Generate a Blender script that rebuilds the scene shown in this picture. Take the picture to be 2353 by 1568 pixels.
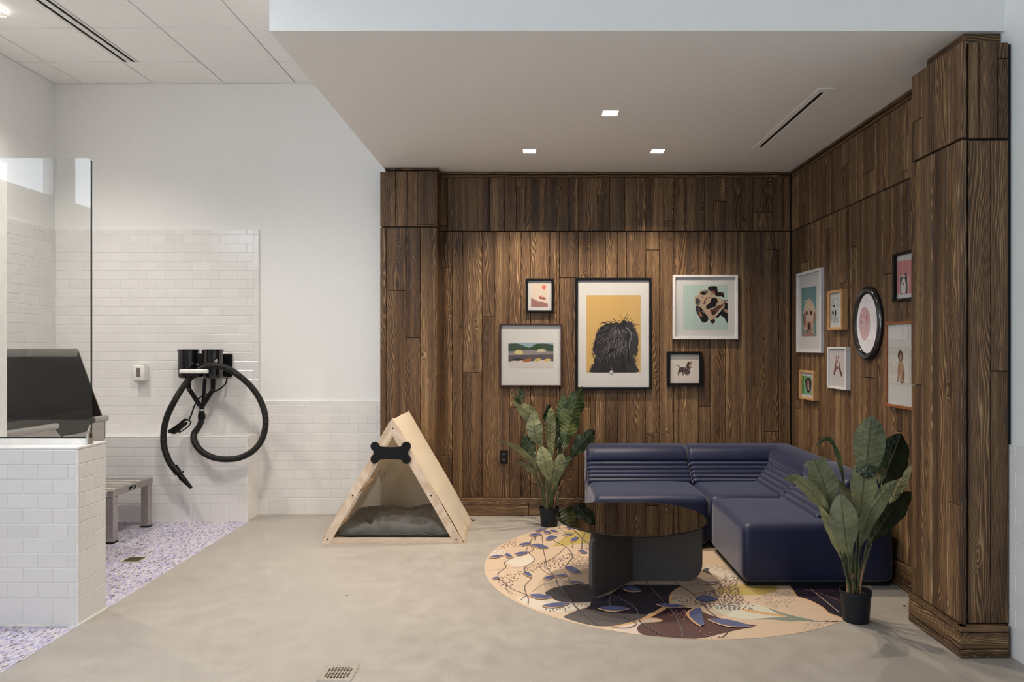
import bpy, bmesh, math, random
from mathutils import Vector, Matrix, noise
from mathutils.geometry import tessellate_polygon

for _o in list(bpy.data.objects):
    bpy.data.objects.remove(_o)
S = bpy.context.scene
COL = S.collection
R = random.Random(7)
PI = math.pi
F, CU, CV, H = 1630.0, 1225.0, 799.0, 1.44      # focal length in px, principal point, eye height


def srgb(r, g, b):
    return tuple(((c / 255) / 12.92 if c / 255 <= .04045 else ((c / 255 + .055) / 1.055) ** 2.4) for c in (r, g, b))


# ------------------------------------------------------------------ camera
cam = bpy.data.cameras.new('camera')
cam.sensor_width = 36
cam.lens = F / 2353 * 36
cam.shift_x = -(CU - 1176.5) / 2353
cam.shift_y = (CV - 784) / 2353
cam.clip_start = .05
co = bpy.data.objects.new('camera', cam)
COL.objects.link(co)
co.location = (0, 0, H)
co.rotation_euler = (PI / 2, 0, 0)
S.camera = co

# ------------------------------------------------------------------ light
S.view_settings.view_transform = 'Standard'
S.view_settings.look = 'None'
S.view_settings.gamma = 1
S.view_settings.use_curve_mapping = False
S.view_settings.exposure = 0.30
S.cycles.use_denoising = True
S.cycles.max_bounces = 14
S.cycles.diffuse_bounces = 11
S.cycles.glossy_bounces = 5
S.cycles.transparent_max_bounces = 12
S.cycles.sample_clamp_indirect = 6
S.cycles.caustics_reflective = False
S.cycles.caustics_refractive = False

SKY = 7.4
wd = bpy.data.worlds.new('world')
S.world = wd
wd.use_nodes = True
wd.node_tree.nodes['Background'].inputs[0].default_value = (.78, .88, 1.0, 1)
wd.node_tree.nodes['Background'].inputs[1].default_value = SKY


def portal(loc, rot, sx, sy):
    l = bpy.data.lights.new('window_portal', 'AREA')
    l.shape = 'RECTANGLE'
    l.size, l.size_y = sx, sy
    l.cycles.is_portal = True
    o = bpy.data.objects.new('window_portal', l)
    COL.objects.link(o)
    o.location, o.rotation_euler = loc, rot


CL_WIN = [(1.37, 2.60), (-.15, 1.17), (-1.5, -.32), (-2.85, -1.67), (-4.2, -3.02)]   # clerestory windows in the left wall (Y ranges)
for a, b in CL_WIN:
    portal((-4.16, (a + b) / 2, 3.16), (0, -PI / 2, 0), .92, b - a)
FR_WIN = []                                     # shop front behind the camera (X ranges)
ADDED_LO_WIN = [(-1.9, -.3), (-3.6, -2.0)]                                                # unseen low windows, added to brighten the soffit and right wall (Y ranges)
for a, b in ADDED_LO_WIN:
    portal((-4.16, (a + b) / 2, 1.35), (0, -PI / 2, 0), 2.1, b - a)
for a, b in FR_WIN:
    portal(((a + b) / 2, -5.06, 1.65), (PI / 2, 0, 0), b - a, 2.9)


def spot(loc, power, colr, cone, blend=.6, rad=.035, tilt=(0, 0, 0)):
    l = bpy.data.lights.new('lamp', 'SPOT')
    l.energy, l.color, l.spot_size, l.spot_blend, l.shadow_soft_size = power, colr, math.radians(cone), blend, rad
    o = bpy.data.objects.new('lamp', l)
    COL.objects.link(o)
    o.location, o.rotation_euler = loc, tilt


WARM = (1, .85, .68)
NEUT = (1, .93, .84)
SOFFIT_LAMPS = [(.494, 4.55), (-.027, 5.43), (.953, 5.43)]
for x, y in SOFFIT_LAMPS:
    spot((x, y, 2.935), 106, WARM, 114, .7, .022)
ROOM_LAMPS = [(-3.64, 4.73, 130, 130), (-1.55, 3.9, 220, 150), (-3.64, 2.3, 36, 150), (-1.9, 2.3, 90, 150)]
for x, y, w, cn in ROOM_LAMPS:
    spot((x, y, 3.66), w, NEUT, cn, 1, .16 if x > -2 else .07)


# ------------------------------------------------------------------ helpers
def P(u, v, Y):                                   # picture measure -> point at depth Y
    return Vector(((u - CU) * Y / F, Y, H - (v - CV) * Y / F))


def PF(u, v, z=0.0):                              # -> point on a level plane
    return P(u, v, F * (H - z) / (v - CV))


def PR(u, v, X):                                  # -> point on a plane X = const
    return P(u, v, X * F / (u - CU))


def link(o, parent=None):
    COL.objects.link(o)
    if parent is not None:
        o.parent = parent
    return o


def base_of(o):
    v = Vector((0, 0, 0))
    while o is not None:
        v += o.location
        o = o.parent
    return v


def obj(name, bm, m=None, parent=None, smooth=False, auto=None):
    """bm holds world coordinates; the object's origin is its parent's."""
    off = base_of(parent)
    if off.length > 0:
        bmesh.ops.translate(bm, verts=bm.verts, vec=-off)
    me = bpy.data.meshes.new(name)
    if auto is not None:
        ang = math.radians(auto)
        for f in bm.faces:
            f.smooth = True
        for e in bm.edges:
            if len(e.link_faces) == 2 and e.calc_face_angle(0) > ang:
                e.smooth = False
    elif smooth:
        for f in bm.faces:
            f.smooth = True
    bm.to_mesh(me)
    bm.free()
    if m is not None:
        for mm in (m if isinstance(m, (list, tuple)) else [m]):
            me.materials.append(mm)
    return link(bpy.data.objects.new(name, me), parent)


def tag(o, label=None, cat=None, group=None, kind=None):
    if label: o['label'] = label
    if cat: o['category'] = cat
    if group: o['group'] = group
    if kind: o['kind'] = kind
    return o


def thing(name, loc, label, cat, group=None):
    o = bpy.data.objects.new(name, None)
    o.empty_display_size = .1
    o.location = loc
    link(o)
    return tag(o, label, cat, group)


def B():
    return bmesh.new()


def box(bm, x0, x1, y0, y1, z0, z1, bevel=0, seg=1):
    r = bmesh.ops.create_cube(bm, size=1)
    vs = r['verts']
    for v in vs:
        v.co = Vector((x0 + (v.co.x + .5) * (x1 - x0), y0 + (v.co.y + .5) * (y1 - y0), z0 + (v.co.z + .5) * (z1 - z0)))
    if bevel:
        es = list({e for v in vs for e in v.link_edges})
        bmesh.ops.bevel(bm, geom=es, offset=bevel, segments=seg, affect='EDGES', profile=.5)
    return bm


def prism(bm, pts, d):
    """pts: planar loop of Vectors, extruded along vector d."""
    a = [bm.verts.new(p) for p in pts]
    b = [bm.verts.new(Vector(p) + d) for p in pts]
    n = len(pts)
    fs = [bm.faces.new(a), bm.faces.new(b[::-1])]
    for i in range(n):
        fs.append(bm.faces.new((a[i], b[i], b[(i + 1) % n], a[(i + 1) % n])))
    bmesh.ops.recalc_face_normals(bm, faces=fs)
    return bm


def bar(bm, p0, p1, w, t, up=Vector((0, 0, 1))):
    p0, p1 = Vector(p0), Vector(p1)
    d = (p1 - p0).normalized()
    s = d.cross(up)
    if s.length < 1e-4:
        s = d.cross(Vector((0, 1, 0)))
    s.normalize()
    n = s.cross(d)
    pts = [p0 + s * w / 2 + n * t / 2, p0 - s * w / 2 + n * t / 2, p0 - s * w / 2 - n * t / 2, p0 + s * w / 2 - n * t / 2]
    return prism(bm, pts, p1 - p0)


def spline(pts, n=8):
    """Catmull-Rom through pts."""
    pts = [Vector(p) for p in pts]
    q = [pts[0] * 2 - pts[1]] + pts + [pts[-1] * 2 - pts[-2]]
    out = []
    for i in range(1, len(q) - 2):
        a, b, c, d = q[i - 1], q[i], q[i + 1], q[i + 2]
        for k in range(n):
            t = k / n
            out.append(.5 * ((2 * b) + (c - a) * t + (2 * a - 5 * b + 4 * c - d) * t * t + (3 * b - a - 3 * c + d) * t ** 3))
    out.append(pts[-1])
    return out


def resample(pts, step):
    out, acc = [pts[0]], 0
    for a, b in zip(pts, pts[1:]):
        L = (b - a).length
        pos = step - acc
        while pos <= L:
            out.append(a.lerp(b, pos / L))
            pos += step
        acc = L - (pos - step)
    out.append(pts[-1])
    return out


def tube(bm, pts, r, seg=10, cap=True):
    """r: radius or function of index."""
    pts = [Vector(p) for p in pts]
    n = len(pts)
    t0 = (pts[1] - pts[0]).normalized()
    nrm = t0.orthogonal().normalized()
    rings = []
    for i, p in enumerate(pts):
        t = (pts[min(i + 1, n - 1)] - pts[max(i - 1, 0)]).normalized()
        nrm = (nrm - t * nrm.dot(t)).normalized()
        bi = t.cross(nrm)
        rr = r(i) if callable(r) else r
        rings.append([bm.verts.new(p + (nrm * math.cos(2 * PI * k / seg) + bi * math.sin(2 * PI * k / seg)) * rr) for k in range(seg)])
    for a, b in zip(rings, rings[1:]):
        for k in range(seg):
            bm.faces.new((a[k], a[(k + 1) % seg], b[(k + 1) % seg], b[k]))
    if cap:
        bm.faces.new(rings[0][::-1])
        bm.faces.new(rings[-1])
    return bm


def lathe(bm, c, prof, seg=32):
    """prof: (radius, z) from bottom to top around the vertical axis through c."""
    rings = []
    for r, z in prof:
        if r < 1e-5:
            rings.append([bm.verts.new((c[0], c[1], c[2] + z))])
        else:
            rings.append([bm.verts.new((c[0] + r * math.cos(2 * PI * k / seg), c[1] + r * math.sin(2 * PI * k / seg), c[2] + z)) for k in range(seg)])
    for a, b in zip(rings, rings[1:]):
        for k in range(seg):
            k2 = (k + 1) % seg
            if len(a) == 1 and len(b) > 1:
                bm.faces.new((a[0], b[k2], b[k]))
            elif len(b) == 1 and len(a) > 1:
                bm.faces.new((a[k], a[k2], b[0]))
            elif len(a) > 1:
                bm.faces.new((a[k], a[k2], b[k2], b[k]))
    bmesh.ops.recalc_face_normals(bm, faces=bm.faces)
    return bm


# ------------------------------------------------------------------ materials
class NT:
    def __init__(self, name):
        self.m = bpy.data.materials.new(name)
        self.m.use_nodes = True
        self.t = self.m.node_tree
        self.bsdf = self.t.nodes['Principled BSDF']
        self.out = self.t.nodes['Material Output']

    def n(self, typ, **kw):
        x = self.t.nodes.new(typ)
        for k, v in kw.items():
            setattr(x, k, v)
        return x

    def put(self, sock, v):
        if isinstance(v, bpy.types.NodeSocket):
            self.t.links.new(v, sock)
        elif v is not None:
            if hasattr(sock.default_value, '__len__') and not hasattr(v, '__len__'):
                v = (v,) * len(sock.default_value)
            if hasattr(sock.default_value, '__len__') and len(sock.default_value) == 4 and len(v) == 3:
                v = tuple(v) + (1,)
            sock.default_value = v

    def math(self, op, a, b=None, c=None, clamp=False):
        x = self.n('ShaderNodeMath', operation=op, use_clamp=clamp)
        for i, v in enumerate((a, b, c)):
            if v is not None:
                self.put(x.inputs[i], v)
        return x.outputs[0]

    def vec(self, x, y, z=0.0):
        c = self.n('ShaderNodeCombineXYZ')
        for i, v in enumerate((x, y, z)):
            self.put(c.inputs[i], v)
        return c.outputs[0]

    def noise(self, vec, scale=1.0, detail=2.0, rough=.5):
        x = self.n('ShaderNodeTexNoise')
        if vec is not None:
            self.put(x.inputs['Vector'], vec)
        x.inputs['Scale'].default_value = scale
        x.inputs['Detail'].default_value = detail
        x.inputs['Roughness'].default_value = rough
        return x.outputs['Fac']

    def ramp(self, fac, stops, interp='LINEAR'):
        x = self.n('ShaderNodeValToRGB')
        cr = x.color_ramp
        cr.interpolation = interp
        while len(cr.elements) < len(stops):
            cr.elements.new(.5)
        for e, (p, c) in zip(cr.elements, stops):
            e.position = p
            e.color = tuple(c) + (1,)
        self.put(x.inputs[0], fac)
        return x.outputs[0]

    def maprange(self, v, a, b, c, d, interp='LINEAR'):
        x = self.n('ShaderNodeMapRange', interpolation_type=interp)
        for i, w in enumerate((v, a, b, c, d)):
            self.put(x.inputs[i], w)
        return x.outputs[0]

    def mix(self, fac, a, b, mode='MIX'):
        x = self.n('ShaderNodeMix', data_type='RGBA', blend_type=mode)
        self.put(x.inputs['Factor'], fac)
        self.put(x.inputs['A'] if False else x.inputs[6], a)
        self.put(x.inputs[7], b)
        return x.outputs[2]

    def bump(self, h, strength=.3, dist=.01):
        x = self.n('ShaderNodeBump')
        x.inputs['Strength'].default_value = strength
        x.inputs['Distance'].default_value = dist
        self.put(x.inputs['Height'], h)
        self.put(self.bsdf.inputs['Normal'], x.outputs[0])

    def set(self, **kw):
        for k, v in kw.items():
            self.put(self.bsdf.inputs[k.replace('_', ' ')], v)
        return self

    def objco(self):
        return self.n('ShaderNodeTexCoord').outputs['Object']

    def pos(self):
        return self.n('ShaderNodeNewGeometry').outputs['Position']


def plain(name, c, rough=.5, metal=0.0, var=.06, scale=18.0, bump=0.0, bscale=80.0, spec=.5, coat=0.0, sheen=0.0):
    """A solid colour with a faint procedural unevenness."""
    k = NT(name)
    f = k.noise(k.objco(), scale, 3)
    lo = tuple(x * (1 - var) for x in c)
    hi = tuple(min(1, x * (1 + var)) for x in c)
    k.set(Base_Color=k.ramp(f, [(.3, lo), (.7, hi)]), Roughness=rough, Metallic=metal, Specular_IOR_Level=spec)
    if coat:
        k.set(Coat_Weight=coat, Coat_Roughness=.08)
    if sheen:
        k.set(Sheen_Weight=sheen, Sheen_Roughness=.42, Sheen_Tint=(.82, .84, 1, 1))
    if bump:
        k.bump(k.noise(k.objco(), bscale, 3), bump, .004)
    return k.m


def emit(name, c, s):
    k = NT(name)
    k.set(Base_Color=(.8, .8, .8), Emission_Color=c, Emission_Strength=s)
    return k.m


def attr_mat(name, rough=.6, spec=.4, var=.05, k_=1.0):
    """Printed or fired colour held per face."""
    k = NT(name)
    a = k.n('ShaderNodeVertexColor', layer_name='Col')
    f = k.noise(k.objco(), 60, 2)
    k.set(Base_Color=k.mix(1.0, a.outputs[0], k.ramp(f, [(.3, ((1 - var) * k_,) * 3), (.7, (k_,) * 3)]), 'MULTIPLY'), Roughness=rough, Specular_IOR_Level=spec)
    return k.m


def wood_mat(name, cols, rough=.5, spec=.35, freq=118.0, knots=1.0, bump=.45, contrast=1.0):
    k = NT(name)
    uv = k.n('ShaderNodeUVMap').outputs[0]
    sx = k.n('ShaderNodeSeparateXYZ')
    k.put(sx.inputs[0], uv)
    u, v = sx.outputs[0], sx.outputs[1]
    rnd = k.n('ShaderNodeObjectInfo').outputs['Random']
    n1 = k.noise(k.vec(k.math('MULTIPLY', u, 7.0), k.math('MULTIPLY', v, .95), k.math('MULTIPLY', rnd, 50.0)), 1, 2, .45)
    vo = k.n('ShaderNodeTexVoronoi')
    k.put(vo.inputs['Vector'], k.vec(k.math('MULTIPLY', u, 5.2), k.math('MULTIPLY', v, 2.3), k.math('MULTIPLY', rnd, 31.0)))
    vo.inputs['Scale'].default_value = 1
    dk = vo.outputs['Distance']
    kn = k.maprange(dk, 0, .24, 1, 0, 'SMOOTHSTEP')
    f = k.math('ADD', k.math('ADD', k.math('MULTIPLY', u, freq), k.math('MULTIPLY', n1, 22.0)), k.math('MULTIPLY', kn, 4.5 * knots))
    ln = k.math('MULTIPLY_ADD', k.math('SINE', k.math('MULTIPLY', f, 2 * PI)), .5, .5)
    ln = k.math('POWER', ln, 2.0)
    fine = k.noise(k.vec(k.math('MULTIPLY', u, 300.0), k.math('MULTIPLY', v, 12.0), rnd), 1, 3, .6)
    streak = k.noise(k.vec(k.math('MULTIPLY', u, 19.0), k.math('MULTIPLY', v, .55), k.math('MULTIPLY', rnd, 17.0)), 1, 2, .5)
    val = k.math('MULTIPLY', ln, .40 * contrast)
    val = k.math('ADD', val, k.math('MULTIPLY_ADD', fine, .70 * contrast, -.16 * contrast))
    val = k.math('ADD', val, k.math('MULTIPLY_ADD', streak, .95 * contrast, -.42 * contrast))
    val = k.math('ADD', val, k.math('MULTIPLY_ADD', rnd, .16 * contrast, -.03))
    core = k.maprange(dk, .015, .055, .40 * knots, 0)
    val = k.math('SUBTRACT', val, core, clamp=True)
    k.set(Base_Color=k.ramp(val, [(.0, cols[0]), (.38, cols[1]), (.72, cols[2]), (1, cols[3])]), Roughness=rough, Specular_IOR_Level=spec)
    h = k.math('ADD', k.math('MULTIPLY', ln, .8), k.math('MULTIPLY', fine, .5))
    k.bump(h, bump, .003)
    return k.m


M = {}
M['paint'] = plain('white_wall_paint', (.80, .80, .79), .55, var=.01, bump=.03, bscale=300)
M['soffit'] = plain('soffit_paint', (.90, .885, .87), .7, var=.01)
M['ceil'] = plain('ceiling_panel_white', (.90, .89, .885), .85, var=.02, bump=.05, bscale=200)
M['gridbar'] = plain('ceiling_grid_white', (.78, .77, .75), .5)
M['black'] = plain('matt_black', (.006, .006, .006), .6, spec=.2)
M['gap'] = plain('dark_backing', (.008, .006, .005), .9)
M['wood'] = wood_mat('stained_plank', [(.012, .006, .0035), (.080, .041, .019), (.225, .132, .062), (.46, .315, .168)])
M['pine'] = wood_mat('pine_slat', [(.46, .33, .23), (.66, .52, .40), (.74, .61, .48), (.80, .69, .57)], .5, .3, 60, .5, .05, .8)
M['grout'] = plain('white_grout', (.76, .75, .73), .7)
M['concrete'] = None
M['steel'] = plain('brushed_steel', (.55, .53, .50), .28, 1.0, .08, 30)
M['dark_refl_steel'] = plain('dark_reflection_steel', (.17, .148, .132), .17, 1.0, .1, 6)  # dark brown base colour stands in for a reflected dark room
M['alu'] = plain('scuffed_aluminium', (.50, .47, .44), .42, 1.0, .12, 40, .08, 160)
M['blackplastic'] = plain('black_plastic', (.008, .008, .009), .35, spec=.2)
M['gloss_black'] = plain('gloss_black', (.006, .006, .007), .15, coat=.5)
M['hose'] = plain('black_hose', (.014, .013, .012), .45, spec=.25)
M['whiteplastic'] = plain('white_plastic', (.78, .77, .74), .3)
M['greyplastic'] = plain('grey_plastic', (.16, .13, .12), .3, var=.4, scale=120)
M['navy'] = plain('navy_vinyl', (.008, .012, .041), .46, var=.12, scale=5, bump=.06, bscale=260, spec=.35, sheen=.32)
M['tablebase'] = plain('charcoal_table_base', (.070, .063, .060), .5, spec=.25)
M['cushion'] = plain('grey_cushion_cloth', (.088, .082, .075), .55, var=.12, scale=9, bump=.12, bscale=400, spec=.35)
M['pot'] = plain('black_nursery_pot', (.012, .014, .018), .45, spec=.2)
M['soil'] = plain('dark_soil', (.02, .016, .012), .95, var=.5, scale=90, bump=.6)
M['stem'] = plain('green_stem', (.055, .070, .028), .5, var=.4, scale=20)
M['drystem'] = plain('dry_brown_stem', (.23, .12, .065), .6, var=.3, scale=25)
M['shopwall'] = plain('grey_unseen_wall', (.25, .245, .24), .7)  # unseen wall behind the camera, greyed to cut bounce on column and sofa
M['matboard'] = plain('white_mat_board', (.48, .475, .47), .8, var=.01)
M['frame_black'] = plain('black_frame', (.006, .006, .007), .35, spec=.2)
M['frame_brown'] = plain('dark_brown_frame', (.035, .012, .008), .4)
M['frame_white'] = plain('white_frame', (.56, .555, .555), .35)
M['frame_oak'] = plain('oak_frame', (.42, .24, .10), .45, var=.15, scale=30)
M['frame_rust'] = plain('rust_wood_frame', (.23, .075, .025), .4, var=.15, scale=30)
M['print'] = attr_mat('printed_ink', .7, .3, k_=.66)
M['mosaic'] = attr_mat('mosaic_glaze', .3, .5)
M['vinyl'] = attr_mat('floor_vinyl_print', .45, .4, k_=.68)
M['lens'] = emit('lamp_lens', (1, .93, .82), 14)
M['brass'] = plain('brass_grate', (.20, .16, .085), .45, .8)
M['windowframe'] = plain('window_frame_white', (.75, .76, .77), .4)
M['chrome'] = plain('bright_metal', (.7, .7, .7), .2, 1.0)


def tile_mat():
    k = NT('glazed_white_tile')
    rnd = k.n('ShaderNodeObjectInfo').outputs['Random']
    k.set(Base_Color=k.ramp(rnd, [(0, (.72, .705, .695)), (1, (.76, .745, .735))]), Roughness=.16, Specular_IOR_Level=.5)
    k.bump(k.noise(k.pos(), 14, 2), .06, .01)
    return k.m


M['tile'] = tile_mat()


def concrete():
    k = NT('polished_concrete')
    p = k.pos()
    a = k.noise(p, 1.3, 4, .6)
    b = k.noise(p, 9, 4, .6)
    c = k.noise(p, 260, 2, .6)
    f = k.math('ADD', k.math('MULTIPLY', a, .26), k.math('ADD', k.math('MULTIPLY', b, .26), k.math('MULTIPLY', c, .68)))
    k.set(Base_Color=k.ramp(f, [(.44, (.26, .235, .208)), (.6, (.325, .298, .268)), (.76, (.38, .354, .322))]),
          Roughness=k.maprange(b, .3, .7, .34, .5), Specular_IOR_Level=.4)
    k.bump(c, .04, .002)
    return k.m


M['concrete'] = concrete()


def glass(name, tint, gloss, ior=1.5, rough=0.0):
    k = NT(name)
    t = k.t
    tr = k.n('ShaderNodeBsdfTransparent')
    tr.inputs[0].default_value = tuple(tint) + (1,)
    gl = k.n('ShaderNodeBsdfGlossy')
    gl.inputs['Roughness'].default_value = rough
    gl.inputs['Color'].default_value = (gloss,) * 3 + (1,)
    fr = k.n('ShaderNodeFresnel')
    fr.inputs[0].default_value = ior
    # same reflectance from both faces of the thin sheet
    geo = k.n('ShaderNodeNewGeometry')
    fac = k.math('MULTIPLY', fr.outputs[0], k.math('SUBTRACT', 1.0, geo.outputs['Backfacing']))
    mx = k.n('ShaderNodeMixShader')
    t.links.new(fac, mx.inputs[0])
    t.links.new(tr.outputs[0], mx.inputs[1])
    t.links.new(gl.outputs[0], mx.inputs[2])
    t.links.new(mx.outputs[0], k.out.inputs[0])
    return k.m


M['glass'] = glass('clear_glass', (.95, .955, .95), 1.0, 1.52)
M['glazing'] = glass('picture_glazing', (.99, .99, .99), 1.0, 1.45)
M['smoked'] = glass('smoked_table_glass', (.20, .155, .13), 1.0, 1.6)


def sheer():
    k = NT('sheer_canvas')
    tr = k.n('ShaderNodeBsdfTransparent')
    df = k.n('ShaderNodeBsdfDiffuse')
    df.inputs[0].default_value = (.60, .55, .47, 1)
    tl = k.n('ShaderNodeBsdfTranslucent')
    tl.inputs[0].default_value = (.60, .55, .47, 1)
    m1, m2 = k.n('ShaderNodeMixShader'), k.n('ShaderNodeMixShader')
    m1.inputs[0].default_value = .35
    k.t.links.new(df.outputs[0], m1.inputs[1])
    k.t.links.new(tl.outputs[0], m1.inputs[2])
    f = k.noise(k.objco(), 9, 3)
    k.put(m2.inputs[0], k.maprange(f, .3, .7, .08, .22))
    k.t.links.new(m1.outputs[0], m2.inputs[1])
    k.t.links.new(tr.outputs[0], m2.inputs[2])
    k.t.links.new(m2.outputs[0], k.out.inputs[0])
    return k.m


M['sheer'] = sheer()


def cloth_through(name, c):
    k = NT(name)
    tl = k.n('ShaderNodeBsdfTranslucent')
    tl.inputs[0].default_value = tuple(c) + (1,)
    mx = k.n('ShaderNodeMixShader')
    mx.inputs[0].default_value = .35
    f = k.noise(k.objco(), 14, 3)
    k.set(Base_Color=k.ramp(f, [(.3, tuple(x * .96 for x in c)), (.7, c)]), Roughness=.85, Specular_IOR_Level=.2)
    k.bump(k.noise(k.objco(), 500, 2), .12, .003)
    k.t.links.new(k.bsdf.outputs[0], mx.inputs[1])
    k.t.links.new(tl.outputs[0], mx.inputs[2])
    k.t.links.new(mx.outputs[0], k.out.inputs[0])
    return k.m


M['canvas'] = cloth_through('cream_canvas', (.93, .865, .75))



def leaf_mat():
    k = NT('leathery_leaf')
    uv = k.n('ShaderNodeUVMap').outputs[0]
    sx = k.n('ShaderNodeSeparateXYZ')
    k.put(sx.inputs[0], uv)
    s, t = sx.outputs[0], sx.outputs[1]          # s: -1..1 across, t: metres along
    a = k.math('ABSOLUTE', s)
    mid = k.maprange(a, .0, .07, 1, 0)
    ph = k.math('SUBTRACT', k.math('MULTIPLY', t, 30.0), k.math('MULTIPLY', a, 1.1))
    side = k.maprange(k.math('ABSOLUTE', k.math('SUBTRACT', k.math('FRACT', ph), .5)), 0, .05, .75, 0)
    side = k.math('MULTIPLY', side, k.maprange(a, .5, .95, 1, 0))
    rnd = k.n('ShaderNodeObjectInfo').outputs['Random']
    n = k.noise(k.objco(), 9, 3)
    n = k.math('ADD', k.math('MULTIPLY', n, .8), k.math('MULTIPLY_ADD', rnd, .3, -.05))
    top = k.ramp(n, [(.3, (.009, .019, .009)), (.6, (.032, .055, .018)), (.85, (.10, .115, .035))])
    und = k.ramp(n, [(.25, (.085, .10, .052)), (.55, (.175, .185, .09)), (.85, (.32, .29, .115))])
    bf = k.n('ShaderNodeNewGeometry').outputs['Backfacing']
    c = k.mix(bf, und, top)
    vein = k.math('MAXIMUM', mid, side)
    c = k.mix(k.math('MULTIPLY', vein, .8), c, (.055, .045, .02))
    k.set(Base_Color=c, Roughness=k.maprange(bf, 0, 1, .55, .36), Specular_IOR_Level=.4)
    k.bump(k.math('ADD', k.math('MULTIPLY', k.math('SINE', k.math('MULTIPLY', ph, 2 * PI)), .25), k.math('ADD', k.math('MULTIPLY', mid, -1.5), k.math('MULTIPLY', k.noise(k.objco(), 32, 2), 3.0))), .5, .006)
    return k.m


M['leaf'] = leaf_mat()


# ------------------------------------------------------------------ coloured flat print
def print_mesh(name, shapes, parent, m, off=Vector((0, 0, 0)), step=Vector((0, 0, 0))):
    """shapes: list of (world points, linear colour), later ones on top, each raised by step."""
    vs, fs, cs = [], [], []
    b0 = base_of(parent)
    for i, (pts, c) in enumerate(shapes):
        if len(pts) < 3:
            continue
        d = off + step * i - b0
        k = len(vs)
        vs += [Vector(p) + d for p in pts]
        for tri in tessellate_polygon([[Vector(p) for p in pts]]):
            fs.append([k + j for j in tri])
            cs.append(c)
    me = bpy.data.meshes.new(name)
    me.from_pydata([tuple(v) for v in vs], [], fs)
    ca = me.color_attributes.new('Col', 'FLOAT_COLOR', 'CORNER')
    buf = []
    for f, c in zip(fs, cs):
        for _ in f:
            buf += [c[0], c[1], c[2], 1.0]
    ca.data.foreach_set('color', buf)
    me.materials.append(m)
    bm = bmesh.new()                       # all faces look the same way as step
    bm.from_mesh(me)
    st = step.normalized() if step.length else Vector((0, 0, 1))
    for f in bm.faces:
        f.normal_update()
        if f.normal.dot(st) < 0:
            f.normal_flip()
    bm.to_mesh(me)
    bm.free()
    return link(bpy.data.objects.new(name, me), parent)


def clip_convex(pts, conv):
    """clip 2-D polygon pts by the convex counter-clockwise polygon conv."""
    out = pts
    n = len(conv)
    for i in range(n):
        a, b = conv[i], conv[(i + 1) % n]
        inp, out = out, []
        if not inp:
            break
        side = lambda p: (b[0] - a[0]) * (p[1] - a[1]) - (b[1] - a[1]) * (p[0] - a[0])
        for j in range(len(inp)):
            p, q = inp[j], inp[(j + 1) % len(inp)]
            sp, sq = side(p), side(q)
            if sp >= 0:
                out.append(p)
            if (sp >= 0) != (sq >= 0):
                t = sp / (sp - sq)
                out.append((p[0] + (q[0] - p[0]) * t, p[1] + (q[1] - p[1]) * t))
    return out


def lens2(a, b, w, skew=.5, bend=0.0, n=9):
    """leaf shape from a to b in 2-D."""
    ax, ay = a
    dx, dy = b[0] - ax, b[1] - ay
    L = math.hypot(dx, dy) or 1
    nx, ny = -dy / L, dx / L
    up, dn = [], []
    for i in range(n + 1):
        t = i / n
        s = math.sin(PI * t ** (math.log(.5) / math.log(skew))) if 0 < t < 1 else 0
        c = bend * math.sin(PI * t)
        up.append((ax + dx * t + nx * (s * w / 2 + c), ay + dy * t + ny * (s * w / 2 + c)))
        dn.append((ax + dx * t + nx * (-s * w / 2 + c), ay + dy * t + ny * (-s * w / 2 + c)))
    return up + dn[-2:0:-1]


def stroke2(pts, w, w1=None, n=5):
    """tapered line through 2-D points."""
    q = spline([Vector((p[0], p[1], 0)) for p in pts], n)
    w1 = w if w1 is None else w1
    L, Rr = [], []
    for i, p in enumerate(q):
        t = (q[min(i + 1, len(q) - 1)] - q[max(i - 1, 0)]).normalized()
        ww = (w + (w1 - w) * i / (len(q) - 1)) / 2
        L.append((p.x - t.y * ww, p.y + t.x * ww))
        Rr.append((p.x + t.y * ww, p.y - t.x * ww))
    return L + Rr[::-1]


def circ2(c, rx, ry=None, n=24, rot=0.0):
    ry = rx if ry is None else ry
    o = []
    for i in range(n):
        a = 2 * PI * i / n
        x, y = rx * math.cos(a), ry * math.sin(a)
        o.append((c[0] + x * math.cos(rot) - y * math.sin(rot), c[1] + x * math.sin(rot) + y * math.cos(rot)))
    return o


def smooth2(pts, n=4):
    q = [Vector((p[0], p[1], 0)) for p in pts]
    m = len(q)
    out = []
    for i in range(m):
        a, b, c, d = q[i - 1], q[i], q[(i + 1) % m], q[(i + 2) % m]
        for k in range(n):
            t = k / n
            p = .5 * ((2 * b) + (c - a) * t + (2 * a - 5 * b + 4 * c - d) * t * t + (3 * b - a - 3 * c + d) * t ** 3)
            out.append((p.x, p.y))
    return out


# ------------------------------------------------------------------ tiles and planks
ORI = {'-y': Matrix(((1, 0, 0), (0, 0, -1), (0, 1, 0))), '+x': Matrix(((0, 0, 1), (1, 0, 0), (0, 1, 0))),
       '-x': Matrix(((0, 0, -1), (-1, 0, 0), (0, 1, 0))), '+z': Matrix(((1, 0, 0), (0, 1, 0), (0, 0, 1)))}
_tm = {}


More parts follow.
